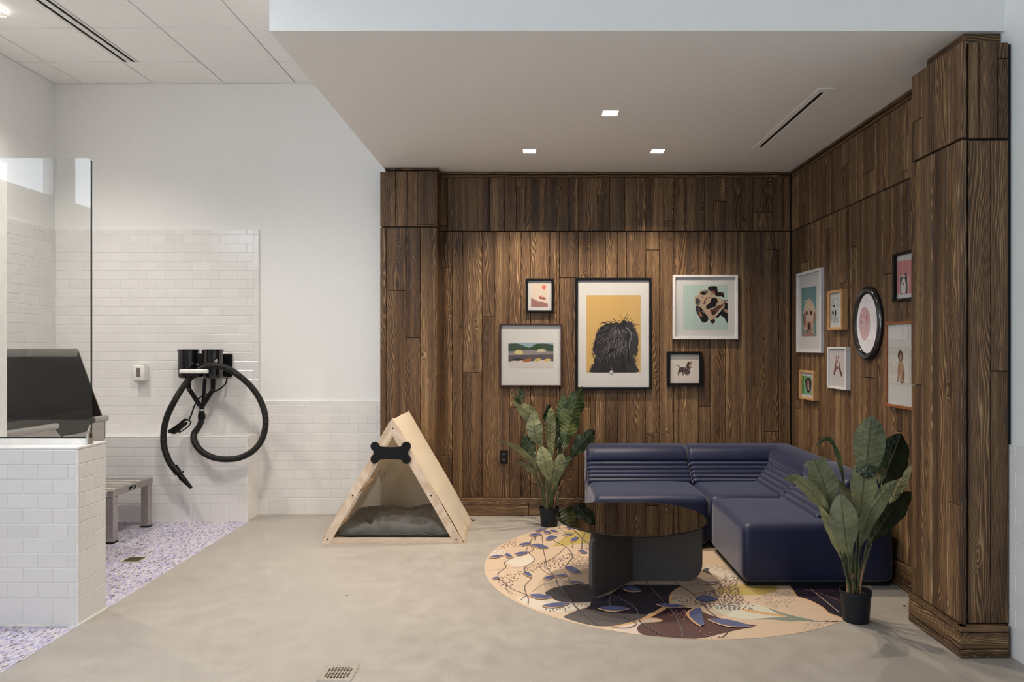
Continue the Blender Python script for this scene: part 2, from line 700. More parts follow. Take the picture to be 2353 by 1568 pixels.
def tile_mesh(w, h, t, m, bev=.0025):
    key = (round(w, 4), round(h, 4), t, m.name)
    if key not in _tm:
        me = bpy.data.meshes.new('tile')
        a, b = w / 2, h / 2
        vs = [(-a, -b, 0), (a, -b, 0), (a, b, 0), (-a, b, 0), (-a, -b, t - bev * .6), (a, -b, t - bev * .6), (a, b, t - bev * .6), (-a, b, t - bev * .6),
              (-a + bev, -b + bev, t), (a - bev, -b + bev, t), (a - bev, b - bev, t), (-a + bev, b - bev, t)]
        fs = [(8, 9, 10, 11)]
        for k in range(4):
            j = (k + 1) % 4
            fs += [(k, j, 4 + j, 4 + k), (4 + k, 4 + j, 8 + j, 8 + k)]
        me.from_pydata(vs, [], fs)
        me.materials.append(m)
        _tm[key] = me
    return _tm[key]


def tile(parent, c, ori, w, h, t=.008, m=None, name='tile', tilt=.12):
    o = bpy.data.objects.new(name, tile_mesh(w, h, t, m or M['tile']))
    rot = ORI[ori].to_4x4()
    j = Matrix.Rotation(math.radians(R.uniform(-tilt, tilt)), 4, 'X') @ Matrix.Rotation(math.radians(R.uniform(-tilt, tilt)), 4, 'Y')
    o.matrix_world = Matrix.Translation(Vector(c) - base_of(parent)) @ rot @ j
    return link(o, parent)


TW, TH, GAP = .155, .0776, .0022


def tile_field(parent, ori, a0, a1, rows, plane, shift=0.0, skip=None, tw=TW):
    """rows: list of (z0, z1); a0..a1 along the wall; running bond."""
    for i, (z0, z1) in enumerate(rows):
        off = shift + (tw / 2 if i % 2 else 0)
        x = a0 - (off % tw)
        while x < a1 - .004:
            l, r = max(x, a0), min(x + tw, a1)
            x += tw
            if r - l < .012:
                continue
            if skip and skip(l, r, z0, z1):
                continue
            cm, cz = (l + r) / 2, (z0 + z1) / 2
            c = (cm, plane, cz) if ori == '-y' else (plane, cm, cz)
            tile(parent, c, ori, r - l - GAP, z1 - z0 - GAP)


def rows_up(z0, first, top, last=None, step=TH):
    r = [(z0, z0 + first)]
    z = z0 + first
    end = top - (last or 0)
    while z < end - .02:
        z2 = min(z + step, end)
        r.append((z, z2))
        z = z2
    if last:
        r.append((end, top))
    return r


def plank(parent, name, lo, hi, face, axis, gap=.0032, bev=.003, m=None):
    """lo/hi: world corners of the board; face '-y','-x','+x'; axis 'z' (upright) or 'h' (level): grain direction."""
    x0, y0, z0 = lo
    x1, y1, z1 = hi
    g = gap / 2
    if face == '-y':
        W, Hh, D = x1 - x0 - gap, z1 - z0 - gap, y1 - y0
        c = Vector(((x0 + x1) / 2, y1, (z0 + z1) / 2))
    else:
        W, Hh, D = y1 - y0 - gap, z1 - z0 - gap, x1 - x0
        c = Vector((x1 if face == '-x' else x0, (y0 + y1) / 2, (z0 + z1) / 2))
    a, b = W / 2, Hh / 2
    me = bpy.data.meshes.new(name)
    vs = [(-a, -b, 0), (a, -b, 0), (a, b, 0), (-a, b, 0), (-a, -b, D - bev), (a, -b, D - bev), (a, b, D - bev), (-a, b, D - bev),
          (-a + bev, -b + bev, D), (a - bev, -b + bev, D), (a - bev, b - bev, D), (-a + bev, b - bev, D)]
    fs = [(8, 9, 10, 11)]
    for k in range(4):
        j = (k + 1) % 4
        fs += [(k, j, 4 + j, 4 + k), (4 + k, 4 + j, 8 + j, 8 + k)]
    me.from_pydata(vs, [], fs)
    uvl = me.uv_layers.new(name='UVMap')
    ou, ov = R.uniform(0, 60), R.uniform(0, 60)
    for lp in me.loops:
        p = vs[lp.vertex_index]
        q = (p[0] + p[2] * .7, p[1]) if axis == 'z' else (p[1] + p[2] * .7, p[0])
        uvl.data[lp.index].uv = (q[0] + ou, q[1] + ov)
    me.materials.append(m or M['wood'])
    o = bpy.data.objects.new(name, me)
    o.matrix_world = Matrix.Translation(c - base_of(parent)) @ ORI[face].to_4x4()
    return link(o, parent)


def uv_wood(bm, axis_vec, ou=None, ov=None):
    """grain coordinates for a free wooden mesh: v along axis_vec, u across."""
    uvl = bm.loops.layers.uv.verify()
    d = Vector(axis_vec).normalized()
    s = d.orthogonal().normalized()
    q = d.cross(s)
    ou, ov = R.uniform(0, 60), R.uniform(0, 60)
    for f in bm.faces:
        for lp in f.loops:
            p = lp.vert.co
            lp[uvl].uv = (p.dot(s) + p.dot(q) + ou, p.dot(d) + ov)
    return bm


def struct(name, bm, m, label=None):
    o = obj(name, bm, m)
    o['kind'] = 'structure'
    if label:
        o['label'] = label
    return o

# ================================================================== ROOM SHELL
ZC, ZS = 3.716, 2.944                      # room ceiling, lowered soffit
XL, XR, YB = -4.12, 2.24, 6.11
SX0, SY0 = -1.252, 3.37                    # soffit's left edge and front edge

floor = struct('floor', box(B(), -4.35, 2.5, -5.2, 6.3, -.12, 0), M['concrete'], 'grey polished concrete floor')

bm = B()
box(bm, XL - .15, XL, -5.2, 6.25, 0, .3)
box(bm, XL - .15, XL, -5.2, 6.25, 2.4, 2.70)
box(bm, XL - .15, XL, -5.2, 6.25, 3.62, 3.9)
ed = [6.25] + [y for a, b in CL_WIN for y in (b, a)] + [-5.2]
for i in range(0, len(ed), 2):
    box(bm, XL - .15, XL, ed[i + 1], ed[i], 2.70, 3.62)
ed = [6.25] + [y for a, b in ADDED_LO_WIN for y in (b, a)] + [-5.2]
for i in range(0, len(ed), 2):
    box(bm, XL - .15, XL, ed[i + 1], ed[i], .3, 2.4)
struct('wall_left', bm, M['paint'], 'white plaster wall on the left with high windows')
struct('wall_back', box(B(), XL - .15, 2.4, YB, YB + .14, 0, 3.9), M['paint'], 'white painted back wall behind the wash area')
struct('wall_right', box(B(), XR, XR + .15, -5.2, YB, 0, 3.9), M['paint'], 'white painted wall at the far right')
bm = B()
ed = [-4.3] + [x for a, b in FR_WIN for x in (a, b)] + [2.4]
for i in range(0, len(ed), 2):
    box(bm, ed[i], ed[i + 1], -5.2, -5.02, 0, 3.9)
for a, b in FR_WIN:
    box(bm, a, b, -5.2, -5.02, 0, .2)
    box(bm, a, b, -5.2, -5.02, 3.1, 3.9)
struct('wall_front', bm, M['shopwall'], 'unseen wall opposite the lounge corner, greyed to cut bounced light')
ceil = struct('ceiling', box(B(), XL - .15, 2.4, -5.2, 6.25, ZC + .03, ZC + .14), M['gridbar'], 'white suspended panel ceiling over the wash area')


def window(n, ori, a, b, z0, z1, plane, mull=0):
    fr = B()
    w, t = .05, .06
    def bx(p0, p1, q0, q1):
        if ori == 'x':
            box(fr, plane - t, plane, p0, p1, q0, q1)
        else:
            box(fr, p0, p1, plane - t, plane, q0, q1)
    bx(a, b, z0, z0 + w); bx(a, b, z1 - w, z1)
    bx(a, a + w, z0 + w, z1 - w); bx(b - w, b, z0 + w, z1 - w)
    o = struct('window_%d' % n, fr, M['windowframe'], 'white framed window')
    g = B()
    if ori == 'x':
        box(g, plane - t / 2 - .004, plane - t / 2 + .004, a + w, b - w, z0 + w, z1 - w)
    else:
        box(g, a + w, b - w, plane - t / 2 - .004, plane - t / 2 + .004, z0 + w, z1 - w)
    obj('pane', g, M['glass'], o)


for i, (a, b) in enumerate(CL_WIN):
    window(i + 1, 'x', a, b, 2.70, 3.62, XL - .03)
for i, (a, b) in enumerate(ADDED_LO_WIN):
    window(i + 6, 'x', a, b, .3, 2.4, XL - .03)  # added for their light, never in view
for i, (a, b) in enumerate(FR_WIN):
    window(i + 8, 'y', a, b, .2, 3.1, -5.06)

# --- suspended ceiling panels (left room)
cols = [-4.118, -3.886, -3.272, -2.656, -2.043, -1.43, SX0 - .002]
rws = [6.108, 5.652, 5.052, 4.452, 3.852, 3.252]
for j in range(len(rws) - 1):
    for i in range(len(cols) - 1):
        x0, x1 = cols[i] + .005, cols[i + 1] - .005
        if i == 2 and j > 0:
            x0 = -3.140
        o = obj('ceiling_panel', box(B(), x0, x1, rws[j + 1] + .005, rws[j] - .005, ZC, ZC + .018, .003), M['ceil'], ceil)

# --- soffit: ceiling of the lounge recess, with cut-outs
LW = .098
holes = [(x - LW / 2, x + LW / 2, y - LW / 2, y + LW / 2) for x, y in SOFFIT_LAMPS] + [(1.690, 1.716, 4.17, 5.32)]
xs = sorted({SX0, XR} | {h[i] for h in holes for i in (0, 1)})
ys = sorted({SY0, YB} | {h[i] for h in holes for i in (2, 3)})
bm = B()
grid = {}
def gv(x, y, z):
    k = (round(x, 5), round(y, 5), z)
    if k not in grid:
        grid[k] = bm.verts.new((x, y, z))
    return grid[k]
for i in range(len(xs) - 1):
    for j in range(len(ys) - 1):
        cx, cy = (xs[i] + xs[i + 1]) / 2, (ys[j] + ys[j + 1]) / 2
        if any(h[0] < cx < h[1] and h[2] < cy < h[3] for h in holes):
            continue
        bm.faces.new((gv(xs[i], ys[j], ZS), gv(xs[i], ys[j + 1], ZS), gv(xs[i + 1], ys[j + 1], ZS), gv(xs[i + 1], ys[j], ZS)))
for h in holes:
    c = [(h[0], h[2]), (h[1], h[2]), (h[1], h[3]), (h[0], h[3])]
    for k in range(4):
        (ax, ay), (bx_, by) = c[k], c[(k + 1) % 4]
        bm.faces.new([bm.verts.new(q) for q in ((ax, ay, ZS), (bx_, by, ZS), (bx_, by, ZS + .055), (ax, ay, ZS + .055))])
sof = struct('ceiling', bm, M['soffit'], 'lowered plaster soffit over the lounge corner')
sof.name = 'ceiling.001'
struct('trim_1', box(box(B(), SX0 - .001, XR, SY0 - .001, SY0 + .012, ZS + .0006, ZC + .03), SX0 - .001, SX0 + .012, SY0 + .012, YB, ZS + .0006, ZC + .03), M['paint'],
       'white fascia edge of the lowered soffit')


def downlight(x, y, z, label, s=LW):
    t = thing('downlight', (x, y, z), label, 'light', 'square recessed downlights')
    bm = B()
    a, b = s / 2, s / 2 + .012
    for q in ((-b, b, -b, -a), (-b, b, a, b), (-b, -a, -a, a), (a, b, -a, a)):
        box(bm, x + q[0], x + q[1], y + q[2], y + q[3], z - .002, z + .0005)
    obj('trim', bm, M['soffit'], t)
    obj('lens', box(B(), x - a + .002, x + a - .002, y - a + .002, y + a - .002, z + .022, z + .030), M['lens'], t)
    return t


downlight(*SOFFIT_LAMPS[0], ZS, 'square downlight in the soffit nearest the room')
downlight(*SOFFIT_LAMPS[1], ZS, 'square downlight in the soffit above the large black framed picture, left of the back pair')
downlight(*SOFFIT_LAMPS[2], ZS, 'square downlight in the soffit above the white framed picture, right of the back pair')
t = downlight(-3.64, 4.73, ZC - .034, 'square downlight in the white panel ceiling of the wash area', .15)
obj('housing', box(B(), -3.72, -3.56, 4.65, 4.81, ZC - .004, ZC + .0), M['ceil'], t)

t = thing('slot_diffuser', (1.70, 4.75, ZS), 'single black slot air diffuser in the lounge soffit', 'vent')
bm = B()
for q in ((1.655, 1.690, 4.113, 5.376), (1.716, 1.745, 4.113, 5.376), (1.690, 1.716, 4.113, 4.17), (1.690, 1.716, 5.32, 5.376)):
    box(bm, q[0], q[1], q[2], q[3], ZS - .003, ZS - .0005)
obj('frame', bm, M['soffit'], t)
obj('slot', box(B(), 1.6905, 1.7155, 4.1705, 5.3195, ZS + .001, ZS + .012), M['black'], t)
t = thing('slot_diffuser', (-3.2, 4.5, ZC), 'double black slot air diffuser in the white panel ceiling', 'vent')
bm = B()
for a, b in ((-3.268, -3.253), (-3.227, -3.188), (-3.162, -3.146)):
    box(bm, a, b, 2.8, 5.648, ZC - .004, ZC + .02)
obj('frame', bm, M['gridbar'], t)
for a, b in ((-3.253, -3.227), (-3.188, -3.162)):
    obj('slot', box(B(), a, b, 2.8, 5.645, ZC - .0015, ZC + .02), M['black'], t)
struct('ceiling', box(B(), XL, SX0, -5.0, 2.8, ZC, ZC + .02), M['ceil'], 'white ceiling nearer the shop front').name = 'ceiling.002'

# --- wash bay tiling on the back wall
WB = 6.102
bay = struct('wall_bay', box(B(), XL, -2.357, WB - .0058, YB - .0005, 0, 2.455), M['grout'], 'white tiled wall of the wash bay, behind the dryer')
zr = [(2.411 - TH * (22 - i), 2.411 - TH * (21 - i)) for i in range(22)] + [(2.411, 2.456)]
tile_field(bay, '-y', -4.112, -2.404, zr, WB, .0524)
z = .705
while z < 2.45:
    z2 = min(z + .155, 2.456)
    tile(bay, (-2.380, WB, (z + z2) / 2), '-y', .046, z2 - z - GAP)
    z = z2
side = struct('wall_bay', box(B(), XL + .0005, XL + .0128, 5.0, WB, 0, 2.455), M['grout'], 'white tiled left wall of the wash bay, seen through the glass')
side.name = 'wall_bay_left'
tile_field(side, '+x', 5.0, 6.092, zr, XL + .007, .03)
wain = struct('wall_wainscot', box(B(), -2.356, -1.262, WB - .0058, YB - .0005, 0, .985), M['grout'], 'low white tiled wainscot on the back wall')
st = (.986 - .0425 - .147) / 10
tile_field(wain, '-y', -2.356, -1.262, rows_up(.004, .143, .986, .0425, st), WB, .075)
wr = struct('wall_wainscot', box(B(), XR - .0128, XR - .0005, 1.2, 3.9, 0, .985), M['grout'], 'low white tiled wainscot on the right wall')
wr.name = 'wall_wainscot_right'
tile_field(wr, '-x', 1.2, 3.9, rows_up(.004, .143, .986, .0425, st), XR - .007, .02)

# --- tiled ledge under the dryer
lf = 5.853
ledge = struct('trim_2', box(B(), XL, -2.3582, lf + .0022, WB, 0, .7028), M['grout'], 'white tiled ledge under the dryer')
tile_field(ledge, '-y', XL, -2.364, rows_up(.004, .143, .690, None, .0776), lf + .008, .093)
tile_field(ledge, '+x', lf + .008, WB, rows_up(.004, .143, .690, None, .0776), -2.364, .05)
x = XL
while x < -2.36:
    x2 = min(x + .31, -2.356)
    tile(ledge, ((x + x2) / 2, (lf + WB) / 2, .697), '+z', x2 - x - GAP, WB - lf - .001)
    x = x2
obj('edge_trim', box(B(), -2.3645, -2.355, lf - .001, lf + .009, .0, .6965), M['whiteplastic'], ledge)
obj('caulk', box(B(), XL, -2.350, lf - .004, lf + .006, 0, .006), M['whiteplastic'], ledge)

# --- half wall with glass on top
pf, pb, px_ = 3.662, 3.903, -2.350
pony = struct('wall_half', box(B(), XL, px_ - .0022, pf + .0022, pb, 0, .9125), M['grout'], 'half-height white tiled wall in front of the bath')
rp = rows_up(.010, .137, .911, None, .0764)
tile_field(pony, '-y', XL, px_ - .009, rp, pf + .008, .0635)
tile_field(pony, '+x', pf + .009, pb, rp, px_ - .008, .02)
obj('edge_trim', box(B(), px_ - .0095, px_ + .0005, pf - .0005, pf + .009, .0, .912), M['whiteplastic'], pony)
obj('cap', box(B(), XL, px_ + .001, pf - .001, pb + .001, .9127, .925, .002), M['tile'], pony)
obj('caulk', box(B(), XL, px_ + .006, pf - .006, pb, 0, .010), M['whiteplastic'], pony)
pier = struct('wall_pier', box(B(), XL, -2.893, 3.7422, 3.90, .9255, 2.452), M['grout'], 'tiled pier standing on the half wall at the left edge')
tile_field(pier, '-y', -3.6, -2.894, rows_up(.927, .0764, 2.45, None, .0764), 3.748, .03)

gl = thing('glass_screen', (-2.6, 3.78, .925), 'clear frameless glass screen standing on the white tiled half wall', 'glass screen')
bm = B()
g0, g1, z0, z1, rr = -2.884, -2.356, .962, 2.449, .015
pts = [(g0, z0), (g1, z0)] + [(g1 - rr + rr * math.cos(a), z1 - rr + rr * math.sin(a)) for a in (0, .4, .8, 1.2, PI / 2)] + [(g0, z1)]
prism(bm, [Vector((x, 3.775, z)) for x, z in pts], Vector((0, .011, 0)))
gl_pane = obj('pane', bm, M['glass'], gl)
bm = B()
prism(bm, [Vector((x, 3.7752, z)) for x, z in ((g1 + .0005, z0), (g1 + .003, z0), (g1 + .003, z1 - .012), (g1 + .0005, z1 - .012))], Vector((0, .0105, 0)))
obj('edge', bm, plain('dark_glass_edge', (.012, .022, .022), .15), gl)
obj('rail', box(B(), g0, g1 - .015, 3.765, 3.795, .9255, .958), M['gridbar'], gl)
obj('gasket', box(B(), g0, g1, 3.772, 3.788, .958, .9618), M['black'], gl)
obj('clip', box(B(), g1 - .014, g1, 3.757, 3.80, .9255, .985, .002), M['steel'], gl)

# --- mosaic floor of the wash area: tens of thousands of small glazed pieces
mx0, mx1, my0, my1 = XL, -2.350, 2.75, lf
obj('mosaic_bed', box(B(), mx0, mx1, my0, my1, .0002, .0016), plain('mosaic_grout', (.55, .53, .58), .8), floor)
pal = [((198, 195, 209), 7), ((184, 181, 206), 4.5), ((212, 209, 218), 5), ((166, 163, 198), 3), ((146, 143, 186), 1.8), ((192, 180, 190), 3), ((132, 114, 120), 1.8), ((104, 88, 98), .8), ((210, 200, 202), 3)]
pc = [srgb(*c) for c, w in pal]
pw = [w for c, w in pal]
vs, fs, cs = [], [], []
pl, pwid = .023, .0100
nx = int((mx1 - mx0) / pwid)
for i in range(nx):
    x0 = mx1 - (i + 1) * pwid
    y = my0 + R.uniform(0, pl)
    while y < my1 - .004:
        L = pl * R.choice((.5, 1, 1, 1))
        y1_ = min(y + L, my1)
        if not (pf - .01 < (y + y1_) / 2 < pb) or x0 > px_:
            k = len(vs)
            g = .0008
            a, b, c, d, zt = x0 + g, x0 + pwid - g, y + g, y1_ - g, .0032 + R.uniform(-.0002, .0002)
            vs += [(a, c, .0015), (b, c, .0015), (b, d, .0015), (a, d, .0015), (a + .0006, c + .0006, zt), (b - .0006, c + .0006, zt), (b - .0006, d - .0006, zt), (a + .0006, d - .0006, zt)]
            fs += [(k + 4, k + 5, k + 6, k + 7), (k, k + 1, k + 5, k + 4), (k + 1, k + 2, k + 6, k + 5), (k + 2, k + 3, k + 7, k + 6), (k + 3, k, k + 4, k + 7)]
            cs += [R.choices(pc, pw)[0]] * 5
        y = y1_
me = bpy.data.meshes.new('mosaic')
me.from_pydata(vs, [], fs)
ca = me.color_attributes.new('Col', 'FLOAT_COLOR', 'CORNER')
buf = []
for c in cs:
    buf += [c[0], c[1], c[2], 1.0] * 4
ca.data.foreach_set('color', buf)
me.materials.append(M['mosaic'])
mo = link(bpy.data.objects.new('mosaic', me), floor)
tag(mo, 'lavender and brown mosaic floor pieces', kind='stuff')

# ================================================================== WOOD CLADDING
def cladding(parent, rows, axis, plane, depth, to_a, zj, name='plank'):
    """rows: (edges in px, z0, z1, {column: [joint z]}); plane: outer face."""
    for edges, z0, z1, joints in rows:
        for i in range(len(edges) - 1):
            a, b = to_a(edges[i]), to_a(edges[i + 1])
            a, b = min(a, b), max(a, b)
            cuts = [z0] + sorted(joints.get(i, [])) + [z1]
            for c0, c1 in zip(cuts, cuts[1:]):
                dz = R.uniform(0, .0015)
                if axis == 'y':
                    plank(parent, name, (a, plane + dz, c0), (b, plane + depth, c1), '-y', 'z')
                elif axis == 'x':
                    plank(parent, name, (plane + dz, a, c0), (plane + depth, b, c1), '-x', 'z')
                else:
                    plank(parent, name, (plane - depth, a, c0), (plane - dz, b, c1), '+x', 'z')


WP = 6.080
zb = lambda v: H - (v - CV) * WP / F
SEAM = 2.435
rec = struct('wall_recess', box(B(), -.80, XR, WP + .015, YB, 0, ZS), M['gap'], 'dark stained plank wall behind the sofa')
up = [1005, 1028.5, 1052.5, 1096.5, 1124.5, 1159, 1187, 1208.5, 1252.5, 1278.5, 1305, 1329, 1373.5, 1401, 1436, 1463.5, 1484.5, 1529, 1549, 1574.5, 1619.5, 1640.5, 1668, 1702, 1730.5, 1774.5, 1800, 1817]
lo = [1005, 1039, 1063.5, 1107.5, 1135.5, 1170.5, 1197.5, 1219.5, 1263.5, 1278.5, 1285.5, 1329, 1357, 1391.5, 1419, 1439.5, 1484, 1515.5, 1549, 1560, 1605, 1632.5, 1667, 1694.5, 1715.5, 1759, 1790.5, 1817]
uj = {0: [518], 12: [450.5], 17: [507], 24: [488], 6: [430], 21: [462]}
lj = {0: [616, 1048], 2: [857], 3: [728], 5: [938], 7: [1112], 10: [639], 11: [937], 13: [1060], 16: [575, 996], 20: [934.6], 24: [888], 25: [573, 993]}
cladding(rec, [(up, SEAM + .003, 2.898, {k: [zb(y) for y in v] for k, v in uj.items()}),
               (lo, .154, SEAM - .003, {k: [zb(y) for y in v] for k, v in lj.items()})],
         'y', WP, .015, lambda u: (u - CU) * WP / F, zb)
bx0, bx1 = -.80, 2.21
plank(rec, 'board', (bx0, WP - .018, .109), (bx1, WP + .015, .154), '-y', 'h')
xj = [bx0, (1215 - CU) * WP / F, 1.05, bx1]
for a, b in zip(xj, xj[1:]):
    plank(rec, 'board', (a, WP - .020, .002), (b, WP + .015, .108), '-y', 'h')
plank(rec, 'crown_board', (bx0, WP - .004, 2.898), (bx1, WP + .015, 2.922), '-y', 'h')
plank(rec, 'crown_board', (bx0, WP - .022, 2.922), (bx1, WP + .015, ZS - .0005), '-y', 'h')

# right wall of the recess
XW = 2.212
rw = struct('wall_recess', box(B(), XW + .013, XR - .0005, 3.75, WP + .014, 0, ZS), M['gap'], 'dark stained plank wall on the right of the lounge corner')
rw.name = 'wall_recess_right'
ya = lambda u: min(WP, XW * F / (u - CU))
ru = [1816, 1834, 1850, 1859.8, 1871.4, 1886.6, 1899, 1908, 1921.4, 1934, 1954, 1968.8, 1981.8, 2008.6, 2026.8, 2050, 2070, 2085.7, 2108, 2135, 2158]
rl = [1816, 1826.5, 1840.7, 1858.6, 1867.9, 1878.6, 1896.4, 1908, 1919, 1930, 1944, 1954, 1968.8, 1982.5, 2009, 2027.7, 2051.8, 2071.8, 2089, 2115, 2158]
zq = lambda u, v: H - (v - CV) * ya(u) / F
cladding(rw, [(ru, SEAM + .003, 2.898, {1: [zq(1842, 472)], 5: [zq(1893, 389)], 9: [zq(1944, 378)], 16: [zq(2089, 389)], 12: [2.6]}),
              (rl, .154, SEAM - .003, {2: [zq(1850, 602)], 6: [zq(1902, 528)], 11: [zq(1961, 566.6)], 9: [zq(1949, 648)], 1: [zq(1833, 939), 1.0], 13: [zq(1996, 869)], 16: [zq(2060, 992)], 17: [zq(2000, 700)], 15: [1.9]})],
         'x', XW, .013, ya, zq)
plank(rw, 'board', (XW - .018, 3.75, .109), (XW + .013, WP - .021, .154), '-x', 'h')
for a, b in ((3.75, 4.9), (4.9, WP - .021)):
    plank(rw, 'board', (XW - .020, a, .04), (XW + .013, b, .108), '-x', 'h')
    plank(rw, 'board', (XW - .020, a, .002), (XW + .013, b, .039), '-x', 'h')
for a, b in ((3.76, 4.45), (4.45, 5.3), (5.3, WP - .023)):
    plank(rw, 'crown_board', (XW - .004, a, 2.898), (XW + .013, b, 2.922), '-x', 'h')
    plank(rw, 'crown_board', (XW - .022, a, 2.922), (XW + .013, b, ZS - .0005), '-x', 'h')

# left column
CP = 5.905
lc = struct('wall_column', box(B(), -1.262, -.815, CP + .015, YB, 0, 2.90), M['gap'], 'dark plank clad column between the white wall and the lounge')
lc.name = 'wall_column_left'
xa = lambda u: (u - CU) * CP / F
zc = lambda v: H - (v - CV) * CP / F
SM2 = zc(522)
cladding(lc, [([873, 908.5, 937, 959, 1000.5], SM2 + .003, 2.905, {3: [zc(516)]}),
              ([873, 887.5, 932.5, 966, 1000.5], .155, SM2 - .003, {1: [zc(668)], 2: [zc(777)]})], 'y', CP, .015, xa, zc)
cx = xa(1000.5)
for z0, z1 in ((.155, 1.2), (1.2, SM2 - .003), (SM2 + .003, 2.905)):
    plank(lc, 'plank', (cx - .002, CP + .001, z0), (cx + .013, WP - .001, z1), '+x', 'z')
for z0, z1 in ((.002, .108), (.109, .154)):
    plank(lc, 'board', (xa(873), CP - .018, z0), (cx + .013, CP + .014, z1), '-y', 'h')
plank(lc, 'crown_board', (-1.235, CP + .03, 2.900), (cx + .02, CP + .06, 2.921), '-y', 'h')
plank(lc, 'crown_board', (-1.240, CP + .02, 2.921), (cx + .02, CP + .06, ZS - .0005), '-y', 'h')
plank(lc, 'crown_board', (cx + .008, CP + .06, 2.905), (cx + .022, WP - .022, ZS - .0005), '+x', 'h')

# right column
XC, YC = 1.990, 3.296
rc = struct('wall_column', box(box(B(), XC + .022, XR - .001, YC + .03, 3.735, 0, 2.862), 2.075, XR - .001, 3.41, 3.735, 2.862, ZS), M['gap'], 'dark plank clad column at the right end of the lounge')
rc.name = 'wall_column_right'
yc = lambda u: max(YC, XC * F / (u - CU))
SM3 = 2.412
cladding(rc, [([2093, 2116.7, 2138.8, 2181, 2212], SM3 + .004, 2.866, {0: [2.62]}),
              ([2093, 2116.7, 2141, 2174, 2203, 2212], .151, SM3 - .004, {0: [1.245], 3: [.70]})], 'x', XC, .022, yc, zq)
xf = lambda u: (u - CU) * (YC + .012) / F
cladding(rc, [([2226, 2251, 2294, 2319], SM3 + .004, 2.866, {2: [2.79]}),
              ([2226, 2278, 2319], .151, SM3 - .004, {1: [1.33]})], 'y', YC + .012, .016, xf, zq)
for z0, z1 in ((.002, .040), (.041, .118), (.119, .149)):
    plank(rc, 'board', (XC - .012, YC - .012, z0), (2.206, YC + .02, z1), '-y', 'h')
    plank(rc, 'board', (XC - .0125, YC - .0115, z0), (XC + .02, 3.74, z1), '-x', 'h')
plank(rc, 'crown_board', (2.057, 3.392, 2.868), (XR - .002, 3.41, ZS - .001), '-y', 'h')
plank(rc, 'crown_board', (2.055, 3.393, 2.868), (2.075, 3.70, ZS - .001), '-x', 'h')

# ================================================================== LARGE OBJECTS
def sections(bm, prof, pts_fn, secs):
    """prof: closed loop of (d, z); secs: list of (section key, inset); pts_fn(key, d, z) -> Vector. Insets pull the loop inward for soft ends."""
    n = len(prof)
    nr = []
    for i in range(n):
        (x0, y0), (x1, y1) = prof[i - 1], prof[(i + 1) % n]
        tx, ty = x1 - x0, y1 - y0
        L = math.hypot(tx, ty) or 1
        nr.append((-ty / L, tx / L))
    area = sum(prof[i - 1][0] * prof[i][1] - prof[i][0] * prof[i - 1][1] for i in range(n))
    sg = 1 if area > 0 else -1
    rings = []
    for key, ins in secs:
        rings.append([bm.verts.new(pts_fn(key, p[0] + sg * q[0] * ins, p[1] + sg * q[1] * ins)) for p, q in zip(prof, nr)])
    for a, b in zip(rings, rings[1:]):
        for k in range(n):
            bm.faces.new((a[k], a[(k + 1) % n], b[(k + 1) % n], b[k]))
    bm.faces.new(rings[0][::-1])
    bm.faces.new(rings[-1])
    bmesh.ops.recalc_face_normals(bm, faces=bm.faces)
    return bm


YBK, XBK = 6.045, 2.195                      # lines the sofa backs stand on
DB = .44                                     # how far the foot of the backrest comes out
SZ = .375                                    # seat height
PAD = smooth2([(.27, .505), (.285, .535), (.26, .60), (.21, .628), (.14, .637), (.06, .632), (.015, .60), (.004, .54), (.004, .30), (.06, .25), (.24, .40)], 3)
N_CH = 5
CH = []
for i in range(N_CH):
    t0, t1 = i / N_CH, (i + 1) / N_CH
    p0 = Vector((.272 + (DB - .272) * t0 ** 1.12, .512 - (.512 - SZ) * t0 ** .9))
    p1 = Vector((.272 + (DB - .272) * t1 ** 1.12, .512 - (.512 - SZ) * t1 ** .9))
    d = p1 - p0
    nn = Vector((-d.y, d.x)).normalized()
    lp = []
    for k in range(9):
        a = k / 8
        lp.append(tuple(p0 + d * a + nn * (.017 * (math.sin(PI * a) ** .6 if 0 < a < 1 else 0))))
    lp += [tuple(p1 - nn * .05), tuple(p0 - nn * .05)]
    CH.append(lp)


def back_run(t, kind, a, b=None, soft0=True, soft1=True):
    """kind 'y': back along X at YBK from a to b; 'x': along Y at XBK from a (far) to b (near); 'L': along X from a to the corner, then along Y to b."""
    def fn(key, d, z):
        if key[0] == 'y':
            return Vector((key[1], YBK - d, z))
        if key[0] == 'x':
            return Vector((XBK - d, key[1], z))
        return Vector((XBK - d, YBK - d, z))
    def ends(kd, c, s, first):
        sgn = s
        l = [((kd, c), .022), ((kd, c + sgn * .006), .010), ((kd, c + sgn * .016), .003), ((kd, c + sgn * .03), 0)]
        return l if first else l[::-1]
    if kind == 'y':
        secs = ends('y', a, 1, True) + ends('y', b, -1, False)
    elif kind == 'x':
        secs = ends('x', a, -1, True) + ends('x', b, 1, False)
    else:
        secs = ends('y', a, 1, True) + [(('c',), 0)] + ends('x', b, 1, False)
    bm = sections(B(), PAD, fn, secs)
    obj('backrest', bm, M['navy'], t, auto=50)
    for lp in CH:
        obj('channel_tuft', sections(B(), lp, fn, [(k, i * .5) for k, i in secs]), M['navy'], t, auto=60)


